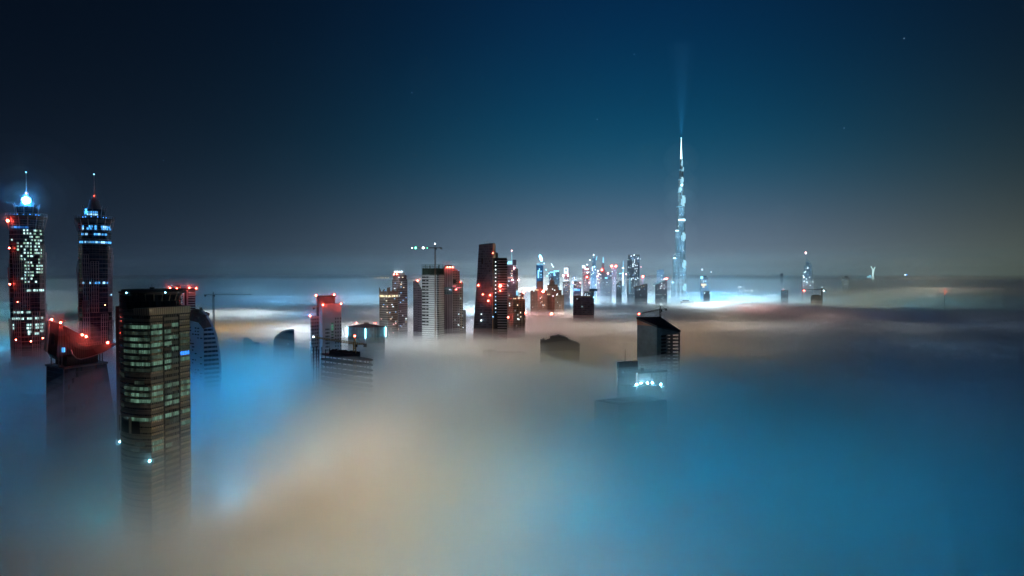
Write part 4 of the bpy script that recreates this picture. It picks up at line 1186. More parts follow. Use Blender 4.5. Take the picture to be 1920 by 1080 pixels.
# ---------------------------------------------------------------- middle distance
def spot_windows(t, Y, pts, w, h, mats, seed=1):
    rg = random.Random(seed); s = Y / F
    for (px, py) in pts:
        p = W(px, py, Y); m = MB()
        m.box(p.x - w * s / 2, p.x + w * s / 2, p.y - .5, p.y + .6, p.z - h * s / 2, p.z + h * s / 2)
        m.build('window', rg.choice(mats), t)
lw = [emit_mat('flat_light_white', (.8, .95, 1), 2.6, False), emit_mat('flat_light_warm', (1, .8, .55), 2.0, False), emit_mat('flat_light_pink', (1, .55, .5), 1.8, False), emit_mat('flat_light_blue', (.3, .6, 1), 1.4, False)]
brownwall = grid_mat('beige_balcony_wall', (.36, .27, .21), (.03, .03, .035), 2.4, 3.4, .55, .55, lit=.02, strength=1.2)

def crowned_flats():
    Y = 1000.0; s = Y / F
    P = rect_plan(711, 727, 746, Y, 12, 16)
    t = thing('residential_tower', 'beige residential tower with four pointed scalloped crown and yellow light band', 'tower', centre(P))
    zt = Zat(557, Y)
    m = MB(); m.prism(P, 0, zt); m.build('wall', brownwall, t)
    b = MB(); b.prism(grow(P, .5), zt, zt + 2.6); b.build('yellow_light_band', emit_mat('crown_band_light', (1, .85, .5), 1.1, False, .8), t)
    cr = MB(); C, Rp, Bk, Lp = [Vector(p) for p in P]
    zb = zt + 2.6
    for a, b_ in ((C, Rp), (Rp, Bk), (Bk, Lp), (Lp, C)):
        d = b_ - a; n = Vector((-d.y, d.x)).normalized()
        pts = [(a.x, a.y, zb)] + [(a.x + d.x * u, a.y + d.y * u, zb + h) for u, h in ((1, 0), (1.03, 11.5), (.86, 5.5), (.66, 4.5), (.5, 8.5), (.34, 4.5), (.14, 5.5), (-.03, 11.5))]
        cr.extrude(pts, (n.x * 1.2, n.y * 1.2, 0))
    cr.build('scalloped_crown', wall_mat('pink_beige_stone', (.34, .22, .17), .7), t)
    spot_windows(t, Y - 2, [(724.5, 564), (718, 575), (726, 575), (719.5, 571), (735, 571), (737, 575), (742, 585), (715, 598), (726, 586), (733, 598), (731, 586), (740, 560), (722, 545)], 2.0, 1.3, lw, 3)
    spot_windows(t, Y - 3, [(738, 608), (742, 606), (737, 624)], 2.2, 1.6, lw[2:3], 3)
crowned_flats()
def tall_flats():
    Y = 1040.0; s = Y / F
    P = rect_plan(735, 748, 764, Y, 13, 16)
    t = thing('residential_tower', 'slim tall residential tower with white and red rooftop lamps beside scalloped one', 'tower', centre(P))
    m = MB(); m.prism(P, 0, Zat(524, Y)); m.build('wall', grid_mat('grey_balcony_wall', (.28, .25, .27), (.03, .035, .045), 2.4, 3.4, .6, .6, lit=.03, strength=1.6), t)
    Q = rect_plan(737, 748, 762.5, Y + 2, 10, 12)
    u = MB(); u.prism(Q, Zat(524, Y), Zat(516, Y)); u.build('upper_storeys', grid_mat('pink_attic_wall', (.2, .12, .13), (.03, .03, .04), 2.4, 3.4, .5, .5), t)
    r = MB(); r.prism(grow(Q, -3), Zat(516, Y), Zat(511, Y)); r.build('roof_plant', concrete, t)
    ri = MB(); c = Vector(P[0]); ri.bar((c.x, c.y - .3, 0), (c.x, c.y - .3, Zat(524, Y)), .8); ri.build('corner_rib', concrete, t)
    for x in (741, 745, 749, 753): lampball(t, 'roof_floodlight', W(x, 509.5, Y), 1.1 * s, ('white', 12))
    glow_air(W(747, 509, Y), 14 * s, .0028)
    for x in (739, 744): beacon(t, x, 514, Y - 1, ('red', 24), 1.1, True, .006, 12)
    spot_windows(t, Y - 2, [(741, 531), (752, 533), (752, 538), (757, 539), (752, 549), (761.5, 558), (756, 563), (751, 567), (740, 541), (755, 520), (761.5, 597), (751, 611), (748, 520)], 2.0, 1.4, lw[:2] + lw[3:], 5)
tall_flats()

def white_grid_tower():
    Y = 900.0; s = Y / F
    P = rect_plan(791, 822.5, 833, Y, 10, 12)
    t = thing('white_grid_tower', 'white concrete tower with rows of dark openings, green netted top under crane', 'tower', centre(P))
    zt = Zat(515, Y)
    C, Rp, Bk, Lp = P
    gm = grid_mat('white_punched_wall', (.66, .66, .66), (.012, .013, .02), 1.75, 2.9, .52, .5, rough=.4)
    m = MB(); m.prism(P, 0, zt); m.build('wall', gm, t)
    ws = MB()
    lp, c_ = Vector(Lp), Vector(C); d = c_ - lp; n = Vector((d.y, -d.x)).normalized()
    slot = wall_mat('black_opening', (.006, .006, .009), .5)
    for k in range(16):
        z = zt - 2.4 - k * 4.25
        for (u0, u1) in ((.01, .22), (.26, .40)):
            wall_window(t, Lp, C, u0, u1, z - 1.9, z, slot, .12)
    st = MB(); a = Vector(C); st.bar((a.x - 1.2, a.y - .2, 0), (a.x - 1.2, a.y - .2, zt), .8); st.build('dark_corner_bar', slot, t)  # black bar down the near corner
    nt_ = MB(); rg = random.Random(2)
    Q = grow(P, -.5)
    nt_.prism(Q, zt, Zat(503, Y))
    for k in range(46):
        i = rg.choice((0, 3, 3, 3)); a, b = Vector(Q[i]), Vector(Q[(i + 1) % 4]); p = a.lerp(b, rg.random())
        nt_.bar((p.x, p.y - .4, zt), (p.x + rg.uniform(-1, 1), p.y - .4, Zat(495 + rg.random() * 8, Y)), .25)
    nt_.build('top_formwork', wall_mat('dark_green_netting', (.03, .05, .04), .85, scale=.5, var=.7), t)
    sc = MB()
    for k in range(6):
        z = zt + 1 + k * 2.4
        sc.prism(grow(P, .5), z, z + .25)
    for k in range(14):
        p = Vector(Lp).lerp(Vector(C), k / 13) + n * .6; sc.bar((p.x, p.y, zt - 2), (p.x, p.y, zt + 14), .2)
    sc.build('scaffold', wall_mat('green_net_scaffold', (.10, .16, .12), .8), t)
    crane('tower_crane', 'tall tower crane with green and white lamps along its jib over white grid tower', W(816, 465.5, Y - 4), 0, W(772, 465, Y - 10), W(828, 465, Y - 2), s * 1.1, wall_mat('faded_orange_steel', (.22, .13, .09), .6),
          lamps=((W(772.5, 464.8, Y - 10.5), ('white', 8), 1.0), (W(779.5, 464.8, Y - 10.5), ('green', 12), 1.7), (W(793.5, 464.8, Y - 8.5), ('white', 16), 1.7), (W(801, 465, Y - 8), ('green', 4), .9), (W(815.5, 457, Y - 4), ('white', 10), 1.2)), masttop=Zat(458, Y - 4))
white_grid_tower()

def purple_block():
    Y = 930.0; s = Y / F
    t = thing('stepped_tower', 'purplish tower with stepped right shoulder, red rooftop lamps and sky blue band', 'tower', (Xat(850, 540, Y), Y + 10, 0))
    pa = wall_mat('purple_grey_cladding', (.27, .20, .25), .5, var=.15, ribs=3.2)
    m = MB(); m.prism(front_plan(832, 848.5, Y, 20), 0, Zat(500, Y)); m.build('wall', pa, t)
    b = MB(); b.prism(front_plan(833, 848.3, Y - .4, 1), Zat(552, Y), Zat(538, Y)); b.build('glass_band', grid_mat('pale_blue_glass_band', (.12, .2, .24), (.12, .2, .24), 3, 3, .9, .9), t)
    u = MB(); u.prism(front_plan(848.6, 862, Y + 3, 18), 0, [Zat(503, Y), Zat(508, Y), Zat(508, Y), Zat(503, Y)]); u.build('mid_shoulder', grid_mat('shoulder_wall', (.27, .19, .20), (.03, .03, .04), 2.2, 3.3, .5, .5, lit=.01), t)
    v = MB(); v.prism(front_plan(862.1, 868, Y + 4, 16), 0, Zat(530, Y)); v.build('low_shoulder', brownwall, t)
    w = MB(); w.prism(front_plan(868.1, 873.5, Y + 6, 16), 0, Zat(582, Y)); w.build('annex', concrete, t)
    dk = MB(); dk.prism(front_plan(849.3, 855, Y + 2.3, 1), Zat(531, Y), Zat(524, Y)); dk.build('louvre', dark_metal, t)
    cp = MB()
    for (x0, x1, y) in ((849.2, 855.5, 535.5), (852, 858, 542), (857, 864, 538.5)):
        cp.prism(front_plan(x0, x1, Y + 1.4, 2), Zat(y + 2, Y), Zat(y, Y))
    cp.build('lit_canopy', emit_mat('pink_canopy_light', (1, .22, .28), .9, False), t)
    ro = MB(); ro.prism(front_plan(834, 847, Y + 3, 12), Zat(500, Y), Zat(497, Y)); ro.build('roof_plant', dark_metal, t)
    for (x, y) in ((839, 501), (843.5, 501), (848.5, 501)): beacon(t, x, y, Y - 1, ('red', 26), 1.3, True, .007, 14)
    for (x, y) in ((855, 543), (863.5, 529)): beacon(t, x, y, Y, ('red', 14), .9, False)
    spot_windows(t, Y - 1, [(843, 543), (845.5, 543.5), (860, 507), (860, 589), (860, 610), (868.5, 614)], 2.0, 1.3, lw[:1] + lw[3:], 6)
purple_block()
def slanted_slab():
    Y = 960.0
    t = thing('slant_topped_tower', 'thin tower with sharply slanted tip and red lamp, half behind white grid tower', 'tower', (Xat(787, 540, Y), Y + 6, 0))
    pr = [W(783, 700, Y), W(782.5, 527, Y), W(786, 533, Y), W(790, 542, Y), W(796, 543, Y), W(796, 700, Y)]
    pr[0].z = 0; pr[-1].z = 0
    m = MB(); m.extrude(pr, (-8, 14, 0)); m.build('wall', grid_mat('mauve_wall', (.17, .12, .15), (.05, .045, .06), 2.5, 3.4, .6, .5), t)
    e = MB(); e.bar(pr[1] + Vector((0, -.4, 0)), pr[3] + Vector((0, -.4, 0)), .8); e.build('roof_edge', concrete, t)
    beacon(t, 783, 526, Y - 1, ('red', 30), 1.5, True, .006, 16)
slanted_slab()

def dark_slabs():
    Y = 1000.0; s = Y / F
    t = thing('dark_slab_tower', 'tallest dark slab tower, tapering, with sloped roof and tan narrow side', 'tower', (Xat(908, 540, Y), Y + 10, 0))
    gl = grid_mat('night_blue_glass', (.10, .11, .15), (.07, .09, .135), 2.0, 3.6, .8, .7, rough=.22)
    lo = [(Xat(886.5, 700, Y + 6), Y + 6), (Xat(923, 700, Y), Y), (Xat(928.5, 700, Y + 12), Y + 12), (Xat(892, 700, Y + 18), Y + 18)]
    hi = [(Xat(898, 457, Y + 6), Y + 6), (Xat(924, 457, Y), Y), (Xat(928, 457, Y + 12), Y + 12), (Xat(902, 457, Y + 18), Y + 18)]
    z0 = Zat(640, Y)
    zt = [Zat(458.5, Y + 6), Zat(455.5, Y), Zat(456, Y + 12), Zat(458, Y + 18)]
    m = MB(); m.prism(lo, z0, zt, poly2=hi); m.prism(lo, 0, z0); m.build('wall', gl, t)
    e = MB()
    for i, (a, b) in enumerate(((1, 2),)):
        A_, B_, C_, D_ = [Vector((*lo[a], z0)), Vector((*lo[b], z0)), Vector((*hi[b], zt[b] - 1)), Vector((*hi[a], zt[a] - 1))]
        e.extrude([A_, B_, C_, D_], (1.0, -.9, 0))
    e.build('tan_side_wall', wall_mat('tan_render', (.45, .34, .22), .7), t)
    rp = MB(); rp.bar(W(910, 454, Y + 6), W(917, 454, Y + 8), .5); rp.bar(W(911, 456, Y + 6), W(911, 453.5, Y + 6), .4); rp.bar(W(915, 456, Y + 6), W(915, 453.5, Y + 6), .4); rp.build('roof_cradle', steel, t)
    dk = MB(); q = W(904, 489, Y + 3.5); dk.box(q.x - 1, q.x + 1.2, q.y - 1, q.y + 2, q.z - 5, q.z + 4); dk.build('louvre', dark_metal, t)
    an = MB(); an.prism(front_plan(926, 934, Y + 16, 10), 0, [Zat(471, Y), Zat(474, Y), Zat(474, Y), Zat(471, Y)]); an.build('rear_core', concrete, t)
    spot_windows(t, Y - 1, [(902.5, 589), (902.5, 600), (902, 601.5)], 2.4, 1.6, lw[:1], 1)
    for (x, y, r) in ((897, 535, 1.4), (905, 552, 1.2), (919, 553.5, 1.4), (915.5, 564, 1.6), (924, 474.5, .8)):
        beacon(t, x, y, Y - 1 + (6 if x < 900 else 0) - 1, ('red', 26), r, r > 1, .005, 15)  # those on the mid facade put red reflections in as beacons
    # its lower neighbour
    t = thing('striped_slab_tower', 'dark tower with horizontal bands and one vertical column of lit windows', 'tower', (Xat(938, 540, Y - 20), Y - 8, 0))
    Y2 = Y - 20
    m = MB(); m.prism(front_plan(925, 951, Y2, 16), 0, Zat(485, Y2)); m.build('wall', wall_mat('black_glass', (.02, .024, .03), .2), t)
    b = MB()
    for k in range(36):
        z = Zat(488, Y2) - k * 3.7
        b.prism(front_plan(933, 951.2, Y2 - .5, 1), z - 1.3, z)
    b.build('floor_band', wall_mat('grey_band', (.22, .22, .27), .6), t)
    sh = MB(); sh.prism(front_plan(924.6, 928, Y2 - 1.4, 4), 0, Zat(484, Y2)); sh.build('lift_shaft', dark_metal, t)
    r = MB(); r.prism(front_plan(928, 950, Y2 + 2, 12), Zat(485, Y2), Zat(483.3, Y2)); r.build('roof_plant', dark_metal, t)
    for k in range(14):
        spot_windows(t, Y2 - .6, [(929.3, 491 + k * 7.25)], 1.9, 1.7 if k != 2 else 2.4, [lw[0] if k < 8 else lw[3] if k % 2 else lw[0]], k)
    spot_windows(t, Y2 - 1, [(924.5, 594), (938, 536)], 2.4, 2.6, lw[3:], 1)
    for (x, y, r) in ((938, 536, 2.6), (938, 545, 1.0)): beacon(t, x, y, Y2 - 3, ('red', 36), r, r > 2, .006, 34)
dark_slabs()

def spire_tower():
    Y = 1300.0; s = Y / F
    t = thing('spire_tower', 'purple tower with a white lit spire peeking over the banded slab', 'tower', (Xat(960, 540, Y), Y + 10, 0))
    m = MB(); m.prism(front_plan(950, 967, Y, 20), 0, Zat(497, Y)); m.prism(front_plan(961, 968, Y + 4, 10), Zat(497, Y), Zat(487, Y)); m.build('wall', grid_mat('purple_flats_wall', (.16, .12, .19), (.04, .04, .07), 3, 3.6, .5, .5, lit=.05, strength=1.6), t)
    u = MB(); u.prism(front_plan(967.1, 971.5, Y + 5, 18), 0, Zat(503.5, Y)); u.build('side_wing', concrete, t)
    sp = MB(); a = W(959.8, 494, Y); b = W(959.5, 470, Y); sp.bar(a, a.lerp(b, .5), 1.5, 1.0); sp.bar(a.lerp(b, .5), b, .9, .3); sp.build('spire', emit_mat('lit_spire', (.3, .8, .95), .8, False), t)
    l = MB(); l.prism(front_plan(951, 960, Y - 1, 3), Zat(495, Y), Zat(489.5, Y), poly2=front_plan(953, 959, Y - 1, 3)); l.build('lit_crown', em(('cyan', 2.2, False)), t)
    lampball(t, 'beacon', W(959.5, 470, Y), 1.2 * s, ('pink', 8))
    spot_windows(t, Y - 1, [(960, 508), (960, 513), (959.5, 517), (957, 520), (955, 527), (961, 520), (963, 530), (952.5, 536), (954, 527)], 1.6, 1.4, lw, 4)
    for (x, y) in ((964, 502.5), (961, 525), (972.5, 525)): beacon(t, x, y, Y - 2, ('pink', 22), 1.3, True, .004, 12)
    li = MB(); li.prism(front_plan(968, 971.3, Y + 4, 1.5), Zat(554, Y), Zat(545, Y)); li.build('lit_shaft', em(('cyan', 1.2, False)), t)
    q = MB(); q.prism(front_plan(952, 962, Y - 12, 6), Zat(522, Y), Zat(519.5, Y)); q.build('warm_cornice', emit_mat('warm_cornice_light', (1, .5, .4), .8, False), t)
spire_tower()
def brown_pair(nm, label, x0, x1, xc, ytop, Y, steps, lit, cap=None):
    s = Y / F
    P = rect_plan(x0, xc, x1, Y)
    t = thing('residential_tower', label, 'tower', centre(P))
    m = MB(); m.prism(P, 0, Zat(ytop, Y)); m.build('wall', brownwall2, t)
    pil = MB()
    a, b, c = Vector(P[3]), Vector(P[0]), Vector(P[1])
    for (p, q) in ((a, b), (b, c)):
        n = (q - p); nn = Vector((n.y, -n.x)).normalized()
        for k in range(5):
            w = p.lerp(q, k / 4) + nn * .3; pil.bar((w.x, w.y, 0), (w.x, w.y, Zat(ytop, Y) + .6), .9)
    pil.build('pilaster', wall_mat('sand_stone_pilaster', (.30, .20, .13), .7), t)
    z = Zat(ytop, Y)
    for i, (sx0, sx1, sy) in enumerate(steps):
        u = MB(); zz = Zat(sy, Y); u.prism(front_plan(sx0, sx1, Y + 8 + i * 2, 14), z - 2 if i else z, zz); u.build('crown_step', brownwall2, t)
    for (x0_, x1_, y) in lit:
        l = MB(); l.prism(front_plan(x0_, x1_, Y - 1.2, 1.5), Zat(y + 1.6, Y), Zat(y, Y)); l.build('light_band', emit_mat('warm_cornice_light', (1, .75, .45), 1.3, False, .7), t)
    return t
brownwall2 = grid_mat('dark_beige_wall', (.28, .19, .145), (.025, .025, .03), 2.6, 3.4, .5, .55, lit=.02, strength=1.3)
t = brown_pair('a', 'short beige tower with lit cornice and round cap, just below spire tower', 952, 984, 962, 562, 1060, [(953, 961, 551), (963, 972, 557), (974, 982, 550)], [(962.5, 967.5, 559), (970, 981, 558)])
spot_windows(t, 1057, [(955.5, 569), (955.5, 573), (970.5, 572), (976, 586), (971, 598), (973, 599), (976.5, 594)], 1.5, 2.0, lw[:2], 3)
for (x, y, r) in ((981.5, 548.5, 1.8), (953, 595, 1.5), (950, 559, 1.0)): beacon(t, x, y, 1056, ('red', 26), r, True, .005, 18)
t = brown_pair('b', 'beige residential tower with red lamp among lit crown, beside the stepped pyramid one', 995, 1026, 1008, 545, 1500, [(1004, 1018, 540)], [(1002, 1010, 543), (1016, 1024, 543)])
spot_windows(t, 1494, [(1015.5, 557), (1016, 566), (1018, 572), (1021, 572), (1013, 559), (1001, 546)], 1.4, 1.4, lw[:2], 5)
beacon(t, 1018.5, 546.5, 1490, ('red', 50), 2.2, True, .004, 18)
t = brown_pair('c', 'beige residential tower with crown stepped like a pyramid and white lit windows', 1024, 1057, 1040, 553.5, 1520, [(1026, 1053, 544), (1026, 1046, 533.5), (1031, 1039, 525), (1033.5, 1036.5, 521)], [(1024, 1032, 551)])
spot_windows(t, 1512, [(1045, 551), (1044, 553), (1037, 555), (1028, 533), (1036, 542), (1040, 544)], 1.8, 1.8, lw[:1], 5)
fl = thing('fog_beacon_mast', 'slim mast with red lamp in reddish fog at the foot of the spire tower', 'mast', W(984.5, 590, 1100) * 1.0)
def red_mast(px, py, Y, label, ob=None, key=('red', 70), k=1.8):
    p = W(px, py, Y)
    t = ob
    t.location = (p.x, p.y, 0)
    m = MB(); m.bar((p.x, p.y, 0), (p.x, p.y, p.z), .8, .5, 6); m.build('pole', dark_metal, t)
    lampball(t, 'beacon', p, k * Y / F, key)
red_mast(984.5, 586.5, 1100, '', fl)
f2 = thing('fog_beacon_mast', 'slim mast with red lamp in reddish fog below the pyramid crowned tower', 'mast', (0, 0, 0)); red_mast(1034, 588.5, 1350, '', f2)
f3 = thing('fog_beacon_mast', 'lone mast with red lamps far out over the dark open fog', 'mast', (0, 0, 0)); red_mast(1771.5, 550.5, 1900, '', f3, ('red', 5), .7)
for (x, y) in ((1771, 545), (1774, 547), (1772.5, 541)): lampball(f3, 'beacon', W(x, y, 1900), .7 * 1900 / F, ('red', 3))

def oval_lamp_tower():
    Y = 1750.0; s = Y / F
    t = thing('blue_lit_tower', 'blue lit tower carrying a tilted glowing oval on its top', 'tower', (Xat(1012, 540, Y), Y + 10, 0))
    m = MB(); m.prism(front_plan(1005.5, 1018.5, Y, 18), 0, Zat(497, Y)); m.build('wall', grid_mat('blue_lit_glass', (.05, .12, .2), (.04, .12, .24), 3, 3.8, .9, .8, lit=.55, litcol=(.02, .28, .8), litcol2=(.02, .2, .6), strength=.55), t)
    c_ = MB(); c_.prism(front_plan(1006.5, 1017.5, Y + 1, 12), Zat(497, Y), Zat(494, Y)); c_.build('crown', em(('cyan', .8, False)), t)
    o = W(1014, 484, Y)
    bm = bmesh.new(); bmesh.ops.create_uvsphere(bm, u_segments=14, v_segments=10, radius=1.0)
    bmesh.ops.scale(bm, vec=(2.6 * s, 2.0, 6.6 * s), verts=bm.verts); bmesh.ops.rotate(bm, matrix=Matrix.Rotation(R(-18), 3, 'Y'), cent=(0, 0, 0), verts=bm.verts)
    me = bpy.data.meshes.new('oval_lamp'); bm.to_mesh(me); bm.free(); me.materials.append(em(('cyan', 10)))
    ob = bpy.data.objects.new('oval_lamp', me); COL.objects.link(ob); ob.parent = t; ob.location = o - Vector(t.location)
    sp = MB(); sp.bar(W(1014, 497, Y), o, .9); sp.bar(o, W(1011, 474, Y), .6, .3); sp.build('spire', steel, t)
    glow_air(o, 34 * s, .00012); glow_air(o, 22 * s, .0003); glow_air(o, 12 * s, .0008)
    for (x, y, w, h) in ((1009.5, 514, 2.6, 15), (1011.5, 506, 1.6, 6), (1014.5, 509, 1.4, 3), (1014.5, 515, 1.4, 3), (1014.5, 520, 1.4, 2)): spot_windows(t, Y - 1, [(x, y)], w, h, [em(('cyan', 1.7, False))])
    b = MB(); b.prism(front_plan(1007, 1018, Y - 8, 6), 0, Zat(527.5, Y)); b.build('lower_block', wall_mat('rust_brown_wall', (.22, .11, .08), .7), t)
    for (x, y) in ((1020.3, 494), (1024, 505.5)): lampball(t, 'roof_floodlight', W(x, y, Y), 1.1 * s, ('cyan', 7))
oval_lamp_tower()

# ---------------------------------------------------------------- far skyline
SKYG = {  # walls lifted paler and bluer, distance haze put into the colour
    'blue': grid_mat('far_blue_wall', (.17, .26, .36), (.10, .17, .26), 3.4, 4.0, .7, .6, lit=.14, litcol=(.6, .9, 1), litcol2=(.9, .9, .9), strength=1.3),
    'pink': grid_mat('far_pink_wall', (.34, .24, .29), (.12, .10, .15), 3.4, 4.0, .6, .55, lit=.16, litcol=(.95, .85, .9), litcol2=(1, .55, .5), strength=1.3),
    'grey': grid_mat('far_grey_wall', (.25, .27, .33), (.10, .13, .18), 3.4, 4.0, .6, .55, lit=.06, litcol=(.8, .95, 1), strength=1.2),
    'dark': grid_mat('far_dark_wall', (.08, .12, .18), (.06, .10, .16), 3.4, 4.0, .8, .6, lit=.03, strength=1.2, litcol=(.5, .85, 1)),
}
def sky_tower(label, Y, wall, blocks, lamps=(), strips=(), wins=0, spire=None, name='distant_tower', slant=None, cat='tower', horns=()):
    """blocks: (x0, x1, top y) in photo pixels, the first stands on the ground; slant = (left y, right y) of the first roof"""
    s = Y / F
    x0, x1, yt = blocks[0]
    t = thing(name, label, cat, (Xat((x0 + x1) / 2, 540, Y), Y + (x1 - x0) * s * .4, 0))
    P = front_plan(x0, x1, Y, (x1 - x0) * s * .8)
    z = Zat(yt, Y)
    tops = z if not slant else [Zat(slant[0], Y), Zat(slant[1], Y), Zat(slant[1], Y), Zat(slant[0], Y)]
    m = MB(); m.prism(P, 0, tops); m.build('wall', SKYG[wall], t)
    if slant:
        r = MB(); a = Vector((*P[0], tops[0])); b = Vector((*P[1], tops[1]))
        r.extrude([a + Vector((0, -1, .1)), b + Vector((0, -1, .1)), b + Vector((0, -1, 2.4)), a + Vector((0, -1, 2.4))], (0, (x1 - x0) * s * .8 + 2, 0)); r.build('slanted_roof', em(('cyan', .35, False)) if wall == 'blue' else dark_metal, t)
    else:
        e = MB(); e.prism(grow(P, .6), z, z + 2.2); e.build('parapet', concrete, t)
    for i, (bx0, bx1, by) in enumerate(blocks[1:]):
        u = MB(); d = (bx1 - bx0) * s * .8
        zb = z + 2.2 if by < yt else 0
        u.prism(front_plan(bx0, bx1, Y + 2 + i * 1.5 if zb else Y - 3 - i * 1.5, d if zb else 8), zb, Zat(by, Y)); u.build('setback' if zb else 'wing', SKYG[wall], t)
    if spire:
        q = MB(); a = W(spire[0], spire[1], Y + 4); b = W(spire[0], spire[2], Y + 4); q.bar(a, b, spire[3] * s, spire[3] * s * .3, 6); q.build('spire', em(('cyan', spire[4], False)) if spire[4] else steel, t)
    for h in horns:
        q = MB(); q.bar(W(h[0], h[1], Y + 3), W(h[2], h[3], Y + 3), h[4] * s, h[4] * s * .5, 6); q.build('mast', em((h[5], h[6], False)) if h[6] else steel, t)
    for (lx, ly, key, r) in lamps:
        lampball(t, 'beacon' if key[0] in ('red', 'pink') else 'roof_lamp', W(lx, ly, Y - 2), r * s, key)
    for (sx0, sx1, sy0, sy1, key) in strips:
        q = MB(); q.prism(front_plan(sx0, sx1, Y - 2.5, 3), Zat(sy1, Y), Zat(sy0, Y)); q.build('light_panel', em(key), t)
    if wins:
        rg = random.Random(int(x0 * 7)); 
        pts = [(x0 + 1 + rg.random() * (x1 - x0 - 2), yt + 3 + rg.random() ** 1.4 * wins[1]) for _ in range(wins[0])]
        spot_windows(t, Y - .8, pts, 1.15, 1.15, lw if wall == 'pink' else [lw[0], lw[0], lw[3]], int(x0))
    return t
Rb_, Wb, Cb = ('red', 22), ('white', 8), ('cyan', 7)
sky_tower('bluish tower with bright white roof bars and a slanting white mast on top', 2100, 'blue', [(1029, 1049, 510)], lamps=((1026, 517, Cb, 1), (1029, 513, Cb, .9)), strips=((1031, 1037, 509.5, 511.5, ('cyan', 2.2, False)), (1038, 1048, 507.5, 509.5, ('cyan', 2.5, False)), (1038, 1040, 510, 517, ('cyan', 2.0, False))), horns=((1037.5, 501, 1033.5, 494, .9, 'white', 3.0),), wins=(8, 40))
t = sky_tower('slim pale tower crowned by a square lit sign panel with a small emblem', 2300, 'pink', [(1055, 1069, 530), (1058, 1067, 500)], lamps=((1056.2, 516.5, ('pink', 22), 1.3), (1065, 516.5, ('pink', 22), 1.3)), strips=((1057.3, 1065.5, 502, 513, ('white', 1.6, False)), (1056.8, 1065.5, 525, 526.8, ('white', 3, False))), spire=(1061, 503, 496, .8, 0), wins=(14, 14))
ebm = MB(); eY = 2296.0
for (a, b, c, d) in ((1059.6, 505, 1061.4, 509.8), (1063.2, 505, 1061.4, 509.8), (1060.6, 505, 1061.4, 507.2), (1062.2, 505, 1061.4, 507.2)): ebm.bar(W(a, b, eY), W(c, d, eY), 1.3)
ebm.build('emblem', dark_metal, t)
sky_tower('short grey tower with small lit crown between sign tower and purple banded one', 2500, 'grey', [(1071, 1082, 524), (1073, 1080, 517)], lamps=((1077, 521, Wb, .8),), wins=(10, 20))
sky_tower('low pink tower with a violet wavy light band across its front', 2200, 'pink', [(1075, 1090, 529)], strips=((1076, 1087.5, 542.5, 545, ('blue', 3.0, False)), (1076, 1082, 541, 542.4, ('white', 1.4, False))), lamps=((1074, 530, ('pink', 14), .8), (1088, 530, ('pink', 14), .8)), wins=(8, 20), horns=((1083, 529, 1083, 524, .5, 'white', 0),))
sky_tower('pink tower with white lit top and red lamps left of the twin masted one', 2400, 'pink', [(1092, 1106, 505), (1093, 1103, 499)], lamps=((1098, 504.5, ('pink', 20), 1.0), (1102, 504.5, ('pink', 20), 1.0), (1100.5, 519.5, Rb_, 1.3), (1101.5, 511, Wb, 1.1), (1101, 496, Wb, 1), (1105, 530, ('pink', 12), .9)), strips=((1091.5, 1097, 498, 502.5, ('white', 2.5, False)),), wins=(12, 40))
sky_tower('tall twin masted bluish tower, highest of the far cluster', 2600, 'blue', [(1107, 1118, 500), (1110, 1117, 484)], spire=(1113, 486, 477, 1.0, .8), lamps=((1113, 478, Wb, 1.1), (1106, 487.5, Wb, 1.0), (1114.5, 500, Cb, 1.2)), strips=((1110, 1111.6, 500, 508, ('white', 2.5, False)),), horns=((1117.5, 488, 1119.5, 480, .9, 'cyan', 1.6),), wins=(12, 40))
sky_tower('sparkling narrow tower squeezed between the twin masted tower and the gabled one', 2500, 'pink', [(1119, 1126, 509)], lamps=((1121, 508, Wb, 1.1), (1123, 514, Wb, 1), (1120, 518, ('pink', 10), 1)), wins=(12, 24))
sky_tower('gabled dark stone tower with glowing spire tip and red lamp on its neck', 2450, 'grey', [(1125, 1147, 512), (1127, 1135, 506), (1128.5, 1133, 492)], spire=(1131, 493, 481.5, 1.6, 1.3), lamps=((1128.5, 506, Rb_, 1.6), (1140, 512.5, ('pink', 18), 1.2)), strips=((1134, 1139, 520, 522.2, ('cyan', 2, False)),), wins=(5, 20), slant=None)
sky_tower('plain mauve tower with a red lamp on each top corner', 2700, 'pink', [(1146.5, 1156, 500)], lamps=((1146.8, 499, ('red', 34), 1.6), (1155, 499, ('red', 34), 1.6)), wins=(4, 30))
sky_tower('dark jagged roofed low tower below the mauve tower', 2300, 'dark', [(1155, 1166, 528), (1155, 1158, 524)], slant=(535, 527), wins=(3, 10))
sky_tower('thin needle tower with a bright white vertical light strip', 2900, 'blue', [(1160, 1172, 512)], spire=(1168.5, 514, 489, 1.0, 1.4), strips=((1166.5, 1169.5, 511, 536, ('white', 1.8, False)), (1160.5, 1165.5, 512, 513.2, ('cyan', 2.5, False)), (1166, 1169.5, 501.5, 503.5, ('white', 3, False))), lamps=((1174, 514, ('pink', 14), .9),))
t = sky_tower('big blue slab tower full of scattered white windows, broadest of the far cluster', 2350, 'blue', [(1177.5, 1199, 479), (1176, 1178, 485)], strips=((1180, 1182.2, 520, 548, ('cyan', .55, False)),), lamps=((1183.5, 480, Wb, .8), (1189, 478.5, Wb, .9), (1202, 500.5, ('pink', 8), .6), (1201, 485.5, ('white', 4), .5)), wins=(40, 50))
sky_tower('thin chimney like tower with one red lamp on top', 2600, 'pink', [(1203.5, 1207, 520)], lamps=((1205.5, 518.5, ('red', 34), 1.7),))
sky_tower('dark wedge roofed block with lit edge beside the big blue slab', 2150, 'dark', [(1190, 1214, 538)], slant=(540.5, 533.5), wins=(3, 8), name='wedge_roofed_block', cat='building')
